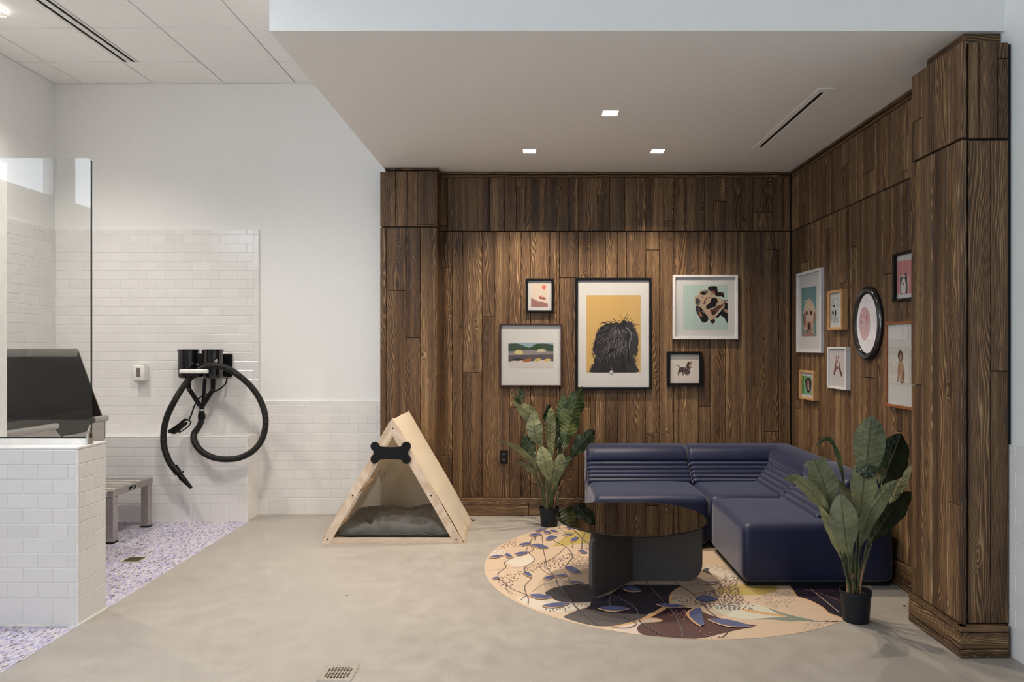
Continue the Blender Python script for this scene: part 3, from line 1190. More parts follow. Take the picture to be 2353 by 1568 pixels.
def seat(t, x0, x1, y0, y1):
    bm = box(B(), x0, x1, y0, y1, .022, SZ, .048, 5)
    bmesh.ops.subdivide_edges(bm, edges=[e for e in bm.edges if e.calc_length() > .3], cuts=9, use_grid_fill=True)
    cx, cy = (x0 + x1) / 2, (y0 + y1) / 2
    for v in bm.verts:
        if v.co.z > SZ - .02:
            k = max(0, 1 - ((v.co.x - cx) / (x1 - x0) * 2) ** 4) * max(0, 1 - ((v.co.y - cy) / (y1 - y0) * 2) ** 4)
            v.co.z += .008 * k + .004 * noise.noise(v.co * 4)
        elif .06 < v.co.z < SZ - .05 and v.co.y < y0 + .03:
            v.co.y -= .006 * math.sin(PI * (v.co.z - .05) / (SZ - .1))
    obj('seat', bm, M['navy'], t, auto=60)
    obj('plinth', box(B(), x0 + .03, x1 - .03, y0 + .03, y1 - .03, .002, .024), M['black'], t)


sl = thing('sofa_module', (.85, 5.5, 0), 'armless navy vinyl sofa module on the left, its front hidden by the round table', 'sofa', 'modular navy sofa')
seat(sl, .437, 1.258, 5.055, 6.03)
back_run(sl, 'y', .437, 1.258)
sc = thing('sofa_module', (1.73, 5.5, 0), 'navy vinyl corner sofa module with an L-shaped channelled back', 'sofa', 'modular navy sofa')
seat(sc, 1.268, 2.185, 5.055, 6.03)
back_run(sc, 'L', 1.268, 5.052)
sf = thing('sofa_module', (1.73, 4.65, 0), 'navy vinyl sofa module nearest the room, behind the potted plant by the column', 'sofa', 'modular navy sofa')
seat(sf, 1.262, 2.172, 4.252, 5.046)
back_run(sf, 'x', 5.046, 4.40)

# --- round coffee table
TX, TY, TR, TZ = .604, 4.385, .457, .396
tb = thing('coffee_table', (TX, TY, 0), 'round coffee table with smoked glass top and charcoal panel base on the printed floor circle', 'table')
bm = lathe(B(), (TX, TY, 0), [(0, TZ - .010), (TR - .004, TZ - .010), (TR, TZ - .007), (TR, TZ - .003), (TR - .004, TZ), (0, TZ)], 96)
obj('table_top', bm, M['smoked'], tb, auto=20)
bm = lathe(B(), (TX, TY, 0), [(TR + .0003, TZ - .0075), (TR + .0025, TZ - .007), (TR + .0025, TZ - .003), (TR + .0003, TZ - .0025)], 96)
obj('glass_edge', bm, M['black'], tb, auto=40)
TT = .036
for i, ang in enumerate((-2, 231, 118)):
    a = math.radians(ang)
    d = Vector((math.cos(a), math.sin(a), 0))
    n = Vector((-d.y, d.x, 0))
    r0, r1, zt, rb, rt = .0, .437, TZ - .0105, .105, .085
    lp = [(r0, .003), (r1 - rb, .003)]
    lp += [(r1 - rb + rb * math.sin(q * PI / 16), .003 + rb - rb * math.cos(q * PI / 16)) for q in range(1, 9)]
    lp += [(r1 - rt + rt * math.cos(q * PI / 16), zt - rt + rt * math.sin(q * PI / 16)) for q in range(0, 9)]
    lp += [(r0, zt)]
    bm = prism(B(), [Vector((TX, TY, 0)) + d * p + Vector((0, 0, z)) - n * TT / 2 for p, z in lp], n * TT)
    es = [e for e in bm.edges if len(e.link_faces) == 2 and e.calc_face_angle(0) > 1.2 and (e.verts[0].co.xy - Vector((TX, TY))).length > .03]
    bmesh.ops.bevel(bm, geom=es, offset=.007, segments=2, affect='EDGES')
    obj('base_panel', bm, M['tablebase'], tb, auto=35)

# --- A-frame dog tent
tn = thing('pet_tent', (-1.035, 5.54, 0), 'wooden A-frame pet tent with cream canvas and a black bone sign', 'pet tent')
AX, AZ, HW, FY, BY = -1.035, .913, .522, 5.20, 5.88
SW, ST = .056, .022
th = math.atan2(AZ, HW)
ho = SW / math.sin(th)
zi = (HW - ho) * AZ / HW


def a_frame(y0, y1, parts=True):
    for s in (-1, 1):
        pts = [(AX + s * HW, 0), (AX + s * (HW - ho), 0), (AX, zi), (AX, AZ + (.012 if s > 0 else .004))]
        yy = (y0, y1)
        bm = prism(B(), [Vector((x, yy[0], z)) for x, z in pts], Vector((0, yy[1] - yy[0], 0)))
        uv_wood(bm, (s * -HW, 0, AZ))
        lg = obj('leg', bm, M['pine'], tn)
        if parts:
            dd = Vector((-s * HW, 0, AZ)).normalized()
            for f, zz in ((.035, 0), (.40, 0), (.955, 0)):
                if s < 0 and f > .9:
                    continue
                c = Vector((AX + s * (HW - ho * .5), y0, 0)) + dd * (f * math.hypot(HW, AZ) * .97)
                bo = B()
                tube(bo, [c - Vector((0, .0015, 0)), c + Vector((0, .004, 0))], .006, 10)
                obj('bolt', bo, M['black'], lg)
    bm = box(B(), AX - HW + ho + .004, AX + HW - ho - .004, y0 + .002, y1 - .002, .0, .042)
    uv_wood(bm, (1, 0, 0))
    obj('bottom_rail', bm, M['pine'], tn)


a_frame(FY, FY + ST)
a_frame(BY - ST, BY, False)
for s in (-1, 1):
    for f in (.40,):
        c = Vector((AX + s * (HW - ho * .62) * (1 - f), 0, AZ * f * .96))
        bm = tube(B(), [c + Vector((0, FY + ST, 0)), c + Vector((0, BY - ST, 0))], .017, 12)
        uv_wood(bm, (0, 1, 0))
        obj('cross_rail', bm, M['pine'], tn, auto=50)
    bm = box(B(), AX + s * (HW - ho * .5) - .02, AX + s * (HW - ho * .5) + .02, FY + ST, BY - ST, .004, .04)
    uv_wood(bm, (0, 1, 0))
    obj('side_rail', bm, M['pine'], tn)
# canvas: one sheet over the ridge, between the frames
nseg, cl = 14, []
for i in range(nseg + 1):
    cl.append((AX - HW * (1 - i / nseg) - .006, AZ * (i / nseg) + .004 - (.02 if i == nseg else 0)))
cl[-1] = (AX - .012, AZ - .012)
left = cl
right = [(2 * AX - x, z) for x, z in reversed(cl)]
prof = left + [(AX, AZ - .002)] + right
bm = B()
rows_ = []
for j in range(13):
    y = FY + ST - .004 + (BY - FY - 2 * ST + .030) * j / 12
    rows_.append([bm.verts.new((x + .0025 * math.sin(j * .9 + z * 9) * (1 if x > AX else -1), y, max(.006, z))) for x, z in prof])
for a, b in zip(rows_, rows_[1:]):
    for k in range(len(prof) - 1):
        bm.faces.new((a[k], a[k + 1], b[k + 1], b[k]))
bmesh.ops.solidify(bm, geom=bm.faces[:], thickness=-.003)
cv = obj('canvas', bm, M['canvas'], tn, auto=40)
bm = B()
gridv = []
for i in range(15):
    rr_ = []
    for j in range(13):
        t, s = i / 14, j / 12
        z = .02 + (AZ - .06) * t
        hw = (HW - .012) * (1 - z / AZ)
        x = AX - hw + 2 * hw * s
        rr_.append(bm.verts.new((x, BY - ST - .012 + .012 * noise.noise(Vector((x * 5, z * 5, 0))), z)))
    gridv.append(rr_)
for a, b in zip(gridv, gridv[1:]):
    for k in range(12):
        bm.faces.new((a[k], a[k + 1], b[k + 1], b[k]))
obj('back_canvas', bm, M['sheer'], tn, smooth=True)
bm = B()
c0 = P(880, 1078, 5.86)
tube(bm, spline([c0, c0 + Vector((-.03, -.02, -.03)), c0 + Vector((-.01, -.03, -.07)), c0 + Vector((.0, -.02, -.10))]), .0022, 6)
tube(bm, spline([c0, c0 + Vector((.02, -.02, -.04)), c0 + Vector((.005, -.02, -.06))]), .0022, 6)
obj('tie_cord', bm, M['drystem'], tn)
# elastic loops at the rear frame
for pth in ([(AX - .045, BY - .005, AZ - .07), (AX, BY - .012, AZ + .004 - .02), (AX + .045, BY - .005, AZ - .075)],
            [(AX + HW - .04, BY - .02, .055), (AX + HW + .012, BY - .02, .012), (AX + HW + .028, BY - .005, .010)]):
    obj('elastic', tube(B(), spline([Vector(p) for p in pth]), .003, 6), M['black'], tn)
# bone sign
k = 1 / 313.0
def bone_pt(u, v):
    return Vector(((u - CU) * FY / F, FY - .0135, H - (v - CV) * FY / F))
q = [(875, 1026), (898, 1027.5), (921, 1026), (924.5, 1020), (930, 1016), (937, 1015.5), (942.5, 1019), (944.5, 1026), (942.5, 1033), (938, 1038), (937.5, 1044), (941.5, 1048), (944.5, 1056), (942, 1062.5), (936, 1066), (929, 1064.5), (924, 1059.5), (921, 1056.5), (898, 1055), (875, 1056.5), (871, 1060.5), (866, 1064.5), (859.5, 1065.5), (854.5, 1062), (852.3, 1055), (855, 1048), (859, 1044), (859, 1037), (854.5, 1033), (852.3, 1026), (854, 1019.5), (859.5, 1015.5), (866.5, 1016.5), (871, 1021)]
obj('bone_sign', prism(B(), [bone_pt(u, v) for u, v in smooth2(q, 3)], Vector((0, .012, 0))), M['blackplastic'], tn, auto=40)
# cushion inside
cu = B()
bmesh.ops.create_grid(cu, x_segments=70, y_segments=50, size=1)
X0, X1, Y0, Y1 = AX - .418, AX + .425, FY + .040, BY - .055
lower = []
bt = bmesh.ops.create_grid(cu, x_segments=70, y_segments=50, size=1)['verts']
bts = set(bt)
for v in list(cu.verts):
    s, t = v.co.x, v.co.y
    low = v in bts
    e = (max(0, 1 - abs(s) ** 5) * max(0, 1 - abs(t) ** 5)) ** .45
    x, y = X0 + (X1 - X0) * (s + 1) / 2, Y0 + (Y1 - Y0) * (t + 1) / 2
    pinch = .018 * (1 - abs(t) ** 2)
    x -= s * abs(s) * .012 * math.cos(t * PI / 2)
    if low:
        v.co = Vector((x, y, .060 - .052 * e ** .7))
    else:
        w1 = noise.noise(Vector((x * 4.5, y * 4.5, 1.3)))
        w2 = abs(noise.noise(Vector((x * 9 + w1 * 2.0, y * 14 + w1, 4.2))))
        w3 = abs(noise.noise(Vector((x * 22, y * 18 + 3 * w1, 8))))
        zt = .060 + e * (.084 + .034 * w1 + .055 * (.4 - w2) + .022 * (.35 - w3) + .022 * (t > 0) * t - .018 * math.exp(-((s - .02) / .13) ** 2) * (1 - t) * .5)
        v.co = Vector((x, y, zt))
bmesh.ops.remove_doubles(cu, verts=cu.verts, dist=.0008)
bmesh.ops.recalc_face_normals(cu, faces=cu.faces)
cs_ = obj('cushion', cu, M['cushion'], None, smooth=True)
tag(cs_, 'grey crumpled floor cushion lying inside the A-frame pet tent', 'cushion')
cs_.location.z += .003
bm = B()
tube(bm, spline([Vector((X0 + .015 + (X1 - X0 - .03) * i / 12, Y0 - .0015 + .006 * math.sin(i * 1.7), .060 + .006 * math.sin(i * 2.3))) for i in range(13)], 4), .0038, 6)
obj('piping', bm, M['cushion'], cs_, smooth=True)


# ================================================================== WASH BAY OBJECTS
db = thing('dog_bath', (-3.3, 4.5, 0), 'stainless steel dog bath with high splash panels behind the glass screen', 'bath')
bx0_, bx1_, by0, by1 = -3.558, -3.0, 4.02, 4.975
zr_, zs_ = .945, 1.430
# basin: floor and outer walls, open top, with a low entry cut in the right side
obj('basin', box(box(box(box(B(), bx0_, bx1_ - .005, by0, by1, .62, .64), bx0_, bx0_ + .008, by0, by1, .64, zr_ - .01), bx0_, bx1_ - .01, by1 - .008, by1, .64, zr_ - .01), bx0_, bx1_ - .01, by0, by0 + .008, .64, zr_ - .02), M['steel'], db)
bm = B()
pts = [(by0, .62), (by1, .62), (by1, zr_ - .006), (4.835, zr_ - .006), (4.827, zr_ - .03), (4.78, .86), (4.53, .86), (4.47, zr_ - .03), (4.46, zr_ - .006), (by0, zr_ - .006)]
obj('side_wall', prism(B(), [Vector((bx1_ - .014, y, z)) for y, z in pts], Vector((.008, 0, 0))), M['steel'], db)
for a, b in ((by0, 4.462), (4.833, by1 + .008)):
    obj('rolled_rim', tube(B(), [Vector((bx1_ - .002, a, zr_)), Vector((bx1_ - .002, b, zr_))], .022, 14), M['steel'], db, auto=40)
obj('entry_rim', tube(B(), spline([Vector((bx1_ - .008, 4.535, .865)), Vector((bx1_ - .008, 4.66, .861)), Vector((bx1_ - .008, 4.78, .865))]), .010, 10), M['steel'], db, auto=40)
bm = prism(B(), [Vector((x, by1 - .004, z)) for x, z in ((bx0_, .64), (bx1_ - .02, .64), (bx1_ - .02, zr_ + .01), (-3.03, zr_ + .03), (-3.195, zs_), (bx0_, zs_))], Vector((0, .010, 0)))
obj('back_splash', bm, M['dark_refl_steel'], db)
obj('splash_flange', box(B(), bx0_, -3.190, by1 - .014, by1 - .0045, zs_ - .055, zs_ + .002), M['steel'], db)
obj('side_splash', box(B(), bx0_ - .008, bx0_ + .002, by0, by1 + .006, .64, zs_), M['dark_refl_steel'], db)
obj('splash_flange', box(B(), bx0_ + .0025, bx0_ + .012, by0, by1 - .015, zs_ - .055, zs_ + .002), M['steel'], db)
for x in (bx0_ + .04, bx1_ - .06):
    for y in (by0 + .05, by1 - .05):
        bm = tube(B(), [Vector((x, y, .004)), Vector((x, y, .62))], .02, 12)
        obj('leg', bm, M['steel'], db, auto=40)
obj('corner_bracket', box(B(), bx1_ - .10, bx1_ - .006, by1 + .004, by1 + .012, .80, .93), M['steel'], db)

st_ = thing('step_platform', (-3.27, 5.45, 0), 'low slatted aluminium step beside the tiled ledge', 'step')
PX0, PX1, PY0, PY1, PZ = -3.52, -3.066, 5.185, 5.722, .392
for x in (PX0 + .03, PX1 - .034):
    for y in (PY0 + .034, PY1 - .034):
        lg = obj('leg', box(B(), x - .03, x + .03, y - .03, y + .03, .006, PZ - .047, .004), M['alu'], st_)
        obj('foot', box(B(), x - .031, x + .031, y - .031, y + .031, .004, .016), M['blackplastic'], lg)
for a, b in ((PX0, PX0 + .045), (PX1 - .045, PX1)):
    er = obj('end_rail', box(B(), a, b, PY0, PY1, PZ - .047, PZ, .003), M['alu'], st_)
lb = obj('label', box(B(), PX1 + .0002, PX1 + .0015, 5.385, 5.475, PZ - .036, PZ - .010, .0005), M['black'], er)
bm = B()
for (y, z, yy, zz) in ((5.398, .372, 5.418, .366), (5.420, .367, 5.436, .372), (5.440, .374, 5.444, .362), (5.448, .372, 5.464, .372), (5.404, .361, 5.430, .361)):
    bar(bm, (PX1 + .002, y, z), (PX1 + .002, yy, zz), .003, .0008, Vector((1, 0, 0)))
obj('label_mark', bm, M['whiteplastic'], er)
ns = 5
sw_ = (PY1 - PY0) / ns
for i in range(ns):
    y0, y1 = PY0 + i * sw_ + (.006 if i else 0), PY0 + (i + 1) * sw_ - (.006 if i < ns - 1 else 0)
    obj('slat', box(B(), PX0 + .046, PX1 - .046, y0, y1, PZ - .040, PZ - .004, .004), M['alu'], st_)
    if i < 4:
        c = Vector((PX1 - .14 - .02 * i, (y0 + y1) / 2, PZ - .004))
        obj('rivet', tube(B(), [c, c + Vector((0, 0, .003))], .005, 8), M['chrome'], st_)

# --- wall dryer
YD = 5.955
dr = thing('dog_dryer', (P(470, 840, YD).x, WB - .01, 1.3), 'black twin-motor dog dryer on the tiled wall with a looped ribbed hose', 'dryer')
p0, p1 = P(470, 813, 6.07), P(533.5, 866.5, 6.07)
bm = box(B(), P(440, 0, 6.08).x, P(534, 0, 6.08).x, 6.075, 6.092, p1.z, p0.z, .008, 2)
obj('mounting_plate', bm, M['blackplastic'], dr)
for u, v in ((519.5, 816.5), (520, 863)):
    c = P(u, v, 6.07)
    obj('screw', tube(B(), [c + Vector((0, -.002, 0)), c + Vector((0, .008, 0))], .006, 8), M['chrome'], dr)
for u0, u1, vb in ((409.5, 456.5, 869), (465.5, 512, 869.5)):
    a, b = P(u0, 803, YD), P(u1, vb, YD)
    r = (b.x - a.x) / 2
    c = ((a.x + b.x) / 2, YD + .0, b.z)
    h = a.z - b.z
    mc = obj('motor_canister', lathe(B(), c, [(0, .004), (r * .80, .0), (r * .93, .012), (r * .95, .03), (r * .95, h - .02), (r * .99, h - .02), (r, h - .012), (r, h - .004), (r * .9, h), (0, h)], 40), M['gloss_black'], dr, auto=40)
    for du, v in ((9, 841), (9, 862)):
        q = P(u0 + du, v, YD - r * .86)
        obj('screw', tube(B(), [q + Vector((0, -.004, 0)), q + Vector((0, .012, 0))], .0045, 8), M['chrome'], mc)
obj('bridge', box(B(), P(452, 0, YD).x, P(470, 0, YD).x, YD - .02, 6.076, P(0, 862, YD).z, P(0, 812, YD).z, .004), M['gloss_black'], dr)
obj('bracket', box(B(), P(425, 0, YD).x, P(500, 0, YD).x, YD + .02, 6.076, P(0, 860, YD).z, P(0, 830, YD).z), M['black'], dr)
for u, v in ((494, 831), (496.5, 828)):
    obj('switch', box(B(), P(u - 1.2, 0, 5.86).x, P(u + 1.2, 0, 5.86).x, 5.862, 5.882, P(0, v + 3.5, 5.86).z, P(0, v - 2.5, 5.86).z), M['chrome'], dr)
kb = P(454, 838, 5.86)
obj('knob', tube(B(), [kb, kb + Vector((0, .08, 0))], .010, 12), M['chrome'], dr, auto=40)
bm = box(B(), P(413.5, 0, 5.75).x, P(477.5, 0, 5.75).x, 5.735, 5.772, P(0, 858.5, 5.75).z, P(0, 849, 5.75).z, .008, 3)
hr = obj('hose_rest', bm, M['whiteplastic'], dr, auto=40)
obj('prong', box(B(), P(416, 0, 5.80).x, P(421, 0, 5.80).x, 5.77, 5.89, P(0, 857, 5.80).z, P(0, 851, 5.80).z), M['whiteplastic'], hr)
j = P(463, 936, 5.93)
for pts in ([(434, 868), (433.5, 892), (438, 900), (459, 932)], [(471, 868), (467, 920), (464, 936)], [(489.5, 868), (489, 893), (486, 901), (466, 932)]):
    r = .0185 if pts[0][0] != 471 else .014
    obj('outlet_pipe', tube(B(), spline([P(u, v, 5.95 if i < 2 else 5.93) for i, (u, v) in enumerate(pts)], 5), r, 14), M['blackplastic'], dr, auto=40)
obj('collector', tube(B(), [P(463.5, 926, 5.93), P(463.5, 944, 5.93)], .020, 16), M['blackplastic'], dr, auto=40)
obj('clamp', tube(B(), [P(463.5, 940.5, 5.93), P(463.3, 944.5, 5.93)], .0255, 18), M['chrome'], dr, auto=40)
obj('hose_cuff', tube(B(), [P(463.3, 945, 5.93), P(463.3, 951, 5.93), P(463.3, 951.2, 5.93), P(463.5, 963, 5.93)], lambda i: .0225 if i < 2 else .0295, 18), M['blackplastic'], dr, auto=40)
hp = [(463.5, 962, 5.93), (461, 972, 5.92), (455, 984, 5.90), (446, 997, 5.86), (445.5, 1010, 5.82), (452, 1025, 5.79), (466, 1040, 5.77), (490, 1052, 5.76), (519, 1056, 5.76), (552, 1052, 5.76), (582, 1036, 5.77), (602, 1010, 5.79), (610, 978, 5.80), (608, 948, 5.81), (597, 918, 5.81), (577, 889, 5.81), (548, 863, 5.80), (520, 846, 5.81), (493, 840.5, 5.82), (470, 844, 5.825), (447, 860, 5.82), (424, 885, 5.79), (402, 920, 5.74), (385, 955, 5.74), (376.5, 990, 5.74), (377, 1025, 5.74), (386, 1055, 5.74), (399, 1077, 5.74)]
q = resample(spline([P(u, v, Y) for u, v, Y in hp], 12), .0028)
obj('hose', tube(B(), q, lambda i: .0255 if (i % 4) in (0, 1) else .0228, 14), M['hose'], dr, smooth=True)
a, b = P(399, 1073, 5.74), P(410, 1088, 5.735)
obj('nozzle_cuff', tube(B(), [a, b], .029, 18), M['blackplastic'], dr, auto=40)
nz = [P(409, 1086, 5.735), P(417, 1097, 5.735), P(417.3, 1097.4, 5.735), P(440, 1122, 5.73)]
no = obj('nozzle', tube(B(), nz, lambda i: (.020, .022, .024, .012)[i], 18), M['blackplastic'], dr, auto=40)
obj('nozzle_lever', tube(B(), [P(417, 1088, 5.72), P(421.5, 1084, 5.71)], .006, 8), M['blackplastic'], no)
cp = [(522, 868, 6.06), (518, 882, 6.0), (505, 894, 5.98), (488, 902, 6.0), (470, 908, 6.0), (455, 918, 5.99), (446, 935, 6.0), (440, 953, 6.0), (434, 966, 6.0)]
bm = tube(B(), spline([P(*p) for p in cp], 8), .0062, 8)
R.seed(3)
for i in range(7):
    o_ = (i - 3) * 1.6
    ang = [(434, 966, 5.99), (424, 966 + o_ * .4, 5.985), (408 + abs(o_), 978 + o_, 5.98), (388 + abs(o_) * 2, 990 + o_ * .8, 5.975), (392 + abs(o_) * 2, 995 + o_ * .3, 5.97), (412, 984 + o_, 5.97), (430, 972 + o_ * .3, 5.98)]
    tube(bm, spline([P(*p) for p in ang], 7), .0058, 7)
tube(bm, spline([P(*p) for p in ((434, 966, 5.98), (438, 972, 5.97), (428, 984, 5.965), (414, 993, 5.96), (412, 991, 5.96), (424, 975, 5.97))], 7), .0058, 7)
obj('power_cord', bm, M['blackplastic'], dr, auto=60)

ds = thing('soap_dispenser', (P(320, 857, 6.08).x, WB - .01, 1.22), 'small white plastic dispenser on the tiled wall left of the black dryer', 'dispenser')
a, b = P(307.2, 839, 6.04), P(334, 876, 6.04)
obj('body', box(B(), a.x, b.x, 6.02, 6.0935, b.z, a.z, .012, 3), M['whiteplastic'], ds, auto=40)
obj('top_vent', box(B(), P(310, 0, 6.04).x, P(331, 0, 6.04).x, 6.028, 6.09, a.z, a.z + .010, .004), M['whiteplastic'], ds)
w = box(B(), P(313.4, 0, 6.02).x, P(322, 0, 6.02).x, 6.0185, 6.0205, P(0, 866.6, 6.02).z, P(0, 846, 6.02).z)
obj('window', w, M['greyplastic'], ds)
obj('spout', box(B(), P(309, 0, 6.04).x, P(317, 0, 6.04).x, 6.035, 6.075, b.z - .010, b.z + .001, .003), M['whiteplastic'], ds)


# --- floor drains
def drain(name, c, s, nhole, m, label, frame_m):
    t = thing(name, c, label, 'drain')
    x, y, z = c
    bm = B()
    a = s / 2
    n = nhole
    mrg = s * .10
    st = (s - 2 * mrg) / n
    hw = st * .34
    # plate with real square holes
    cuts = [-a]
    for i in range(n):
        m0 = -a + mrg + st * (i + .5)
        cuts += [m0 - hw, m0 + hw]
    cuts.append(a)
    for i in range(len(cuts) - 1):
        for j_ in range(len(cuts) - 1):
            corner = (i in (1, 2 * n - 1)) and (j_ in (1, 2 * n - 1))
            if i % 2 == 1 and j_ % 2 == 1 and not corner:
                continue
            bm.faces.new([bm.verts.new((x + cuts[p], y + cuts[q], z + .0032)) for p, q in ((i, j_), (i + 1, j_), (i + 1, j_ + 1), (i, j_ + 1))])
    bmesh.ops.remove_doubles(bm, verts=bm.verts, dist=1e-5)
    bmesh.ops.solidify(bm, geom=bm.faces[:], thickness=.0015)
    obj('grate', bm, m, t)
    obj('well', box(B(), x - a + .004, x + a - .004, y - a + .004, y + a - .004, z + .0003, z + .0010), M['black'], t)
    bm = B()
    e = .006
    for q_ in ((-a - e, a + e, -a - e, -a - .0005), (-a - e, a + e, a + .0005, a + e), (-a - e, -a - .0005, -a, a), (a + .0005, a + e, -a, a)):
        box(bm, x + q_[0], x + q_[1], y + q_[2], y + q_[3], z + .0002, z + .0035)
    obj('frame', bm, frame_m, t)
    return t


c = PF(778, 1548)
drain('floor_drain', (c.x, c.y, .0), .138, 8, plain('worn_drain_steel', (.42, .37, .31), .45, .5), 'square grated floor drain set in the grey concrete', M['concrete'])
c = PF(308, 1288)
drain('floor_drain', (c.x, c.y, .0034), .115, 8, M['brass'], 'square brass floor drain in the lavender mosaic floor', plain('drain_frame', (.62, .58, .50), .5))

# --- black outlet on the plank wall
ot = thing('wall_outlet', (P(1158, 1050, WP).x, WP, .5), 'black electrical outlet on the plank wall left of the potted plant', 'outlet')
a, b = P(1149, 1035.5, WP - .004), P(1167, 1066.5, WP - .004)
obj('cover_plate', box(B(), a.x, b.x, WP - .006, WP - .0001, b.z, a.z, .002, 2), M['blackplastic'], ot)
for v in (1044.5, 1057):
    c = P(1158, v, WP - .007)
    s_ = obj('socket', box(B(), c.x - .016, c.x + .016, WP - .0085, WP - .0058, c.z - .013, c.z + .013, .003, 2), M['gloss_black'], ot)
    bm = B()
    for dx in (-.006, .006):
        box(bm, c.x + dx - .001, c.x + dx + .001, WP - .0092, WP - .0084, c.z - .004, c.z + .004)
    obj('slot', bm, M['greyplastic'], s_)

# ================================================================== PRINTED FLOOR CIRCLE
RX, RY, RRAD = .900, 4.715, 1.222
rug = obj('floor_graphic', lathe(B(), (RX, RY, 0), [(0, .0004), (RRAD, .0004), (RRAD, .0016), (0, .0016)], 128), plain('peach_vinyl', srgb(190, 168, 145), .5, var=.02))
tag(rug, 'round peach vinyl floor graphic with printed leaves, vines and dots under the coffee table', 'floor graphic')
CONV = circ2((RX, RY), RRAD - .003, n=96)
VC = {'R3': (1110, 1190, 7.465), 'R4': (1240, 1310, 5.8825), 'R5': (1600, 1300, 5.115), 'R6': (1360, 1230, 6.27)}


def fl(vc, pts):
    ox, oy, s = VC[vc]
    o = []
    for x, y in pts:
        p = PF(ox + x / s, oy + y / s)
        o.append((p.x, p.y))
    return o


INK = []                                     # (2-D floor outline, colour)
C_TAN, C_CREAM, C_MUST = srgb(208, 184, 160), srgb(238, 226, 208), srgb(206, 184, 112)
C_CHAR, C_CHAR2, C_CHAR3 = srgb(50, 46, 56), srgb(100, 93, 92), srgb(68, 63, 67)
C_MAR, C_MAR2, C_BLUE, C_OR = srgb(98, 68, 66), srgb(62, 36, 44), srgb(100, 106, 148), srgb(236, 186, 132)
C_SAGE, C_MINT, C_VINE, C_PV, C_PLUM = srgb(146, 156, 144), srgb(230, 226, 206), srgb(104, 92, 94), srgb(116, 111, 118), srgb(44, 38, 52)
C_DOT, C_PDOT, C_WDOT = srgb(124, 92, 96), srgb(196, 156, 156), srgb(240, 220, 206)


def ink(vc, pts, c, sm=3):
    p = fl(vc, pts)
    INK.append((smooth2(p, sm) if sm else p, c))


ink('R3', [(1030, 1100), (1060, 1000), (1200, 920), (1400, 880), (1850, 830), (2000, 1000), (1815, 1160), (1500, 1170), (1200, 1230), (1080, 1270)], C_TAN)
ink('R3', [(400, 730), (700, 640), (880, 690), (870, 760), (700, 830), (540, 850)], C_CREAM)
ink('R3', [(190, 570), (300, 550), (390, 600), (350, 650), (120, 680)], C_CREAM)
ink('R3', [(1175, 500), (1330, 390), (1410, 320), (1430, 230), (1780, 230), (2200, 300), (1950, 420), (1500, 470)], C_MUST, 2)
ink('R3', [(560, 1380), (760, 1380), (1100, 1400), (1500, 1480), (1860, 1470), (1800, 1520), (1400, 1620), (1000, 1600), (700, 1480)], C_CREAM)
ink('R6', [(1130, 930), (1150, 850), (1250, 760), (1310, 735), (1480, 690), (1750, 600), (1850, 680), (1880, 760), (1700, 830), (1400, 900)], C_TAN)
ink('R6', [(1640, 440), (1800, 470), (2100, 560), (2050, 640), (1900, 640), (1740, 560), (1680, 510)], C_CREAM)
ink('R6', [(1620, 490), (1700, 478), (1680, 520), (1740, 590), (1690, 565), (1600, 530)], C_CHAR2)
ink('R4', [(75, 325), (110, 285), (200, 245), (350, 215), (560, 202), (700, 205), (900, 260), (760, 385), (700, 430), (600, 445), (420, 447), (250, 428), (170, 385)], C_CHAR3)
ink('R4', [(690, 440), (760, 385), (960, 330), (1150, 212), (1500, 206), (1940, 212), (1830, 290), (1775, 370), (1768, 440), (1690, 500), (1460, 610), (1300, 690), (1100, 745), (960, 765), (770, 765), (560, 725), (340, 655), (335, 630), (420, 590), (560, 545), (680, 490)], C_CHAR, 2)
ink('R4', [(335, 630), (420, 590), (590, 525), (760, 560), (1100, 600), (1460, 612), (1300, 690), (1100, 745), (960, 765), (770, 765), (560, 725), (340, 655)], C_CHAR2, 2)
r4 = lambda l: fl('R4', l)
r5 = lambda l: fl('R5', l)
INK.append((r4([(1310, 800), (1330, 755), (1400, 722), (1560, 712), (1640, 695), (1600, 670), (1470, 658), (1560, 610), (1730, 505), (1900, 515), (2060, 518)]) +
            r5([(60, 545), (200, 600), (400, 655), (560, 688), (715, 710), (620, 735), (480, 765), (300, 805), (150, 845), (20, 862)]) +
            r4([(2080, 945), (1900, 945), (1650, 920), (1400, 885), (1340, 850)]), C_MAR))
ink('R4', [(1480, 655), (1560, 610), (1735, 508), (2060, 518), (2010, 580), (1800, 605)], C_MAR2, 0)
ink('R4', [(1000, 800), (1200, 735), (1400, 672), (1470, 658), (1600, 670), (1640, 695), (1560, 710), (1420, 716), (1350, 745), (1312, 800), (1330, 870), (1100, 850)], C_WDOT, 2)
INK.append((stroke2(r4([(1725, 492), (1560, 592), (1400, 668), (1200, 732), (980, 778)]), .030, .016), C_OR))
INK.append((stroke2(r4([(1935, 218), (1810, 300), (1768, 370), (1762, 445)]), .014, .014), C_OR))
INK.append((stroke2(r4([(1460, 658), (1600, 668), (1646, 696), (1540, 712), (1400, 722)]), .020, .006), C_OR))
ink('R5', [(220, 310), (330, 250), (460, 232), (600, 222), (900, 222), (955, 270), (920, 312), (800, 345), (600, 355), (420, 345)], C_MUST)
ink('R5', [(640, 270), (780, 240), (940, 250), (952, 275), (920, 310), (780, 330)], srgb(190, 164, 88))
ink('R5', [(180, 480), (330, 450), (560, 450), (750, 470), (900, 530), (990, 600), (850, 627), (600, 640), (420, 612), (280, 562)], C_MINT)
ink('R5', [(470, 510), (560, 514), (1000, 580), (1075, 605), (900, 596), (640, 556)], C_OR, 0)
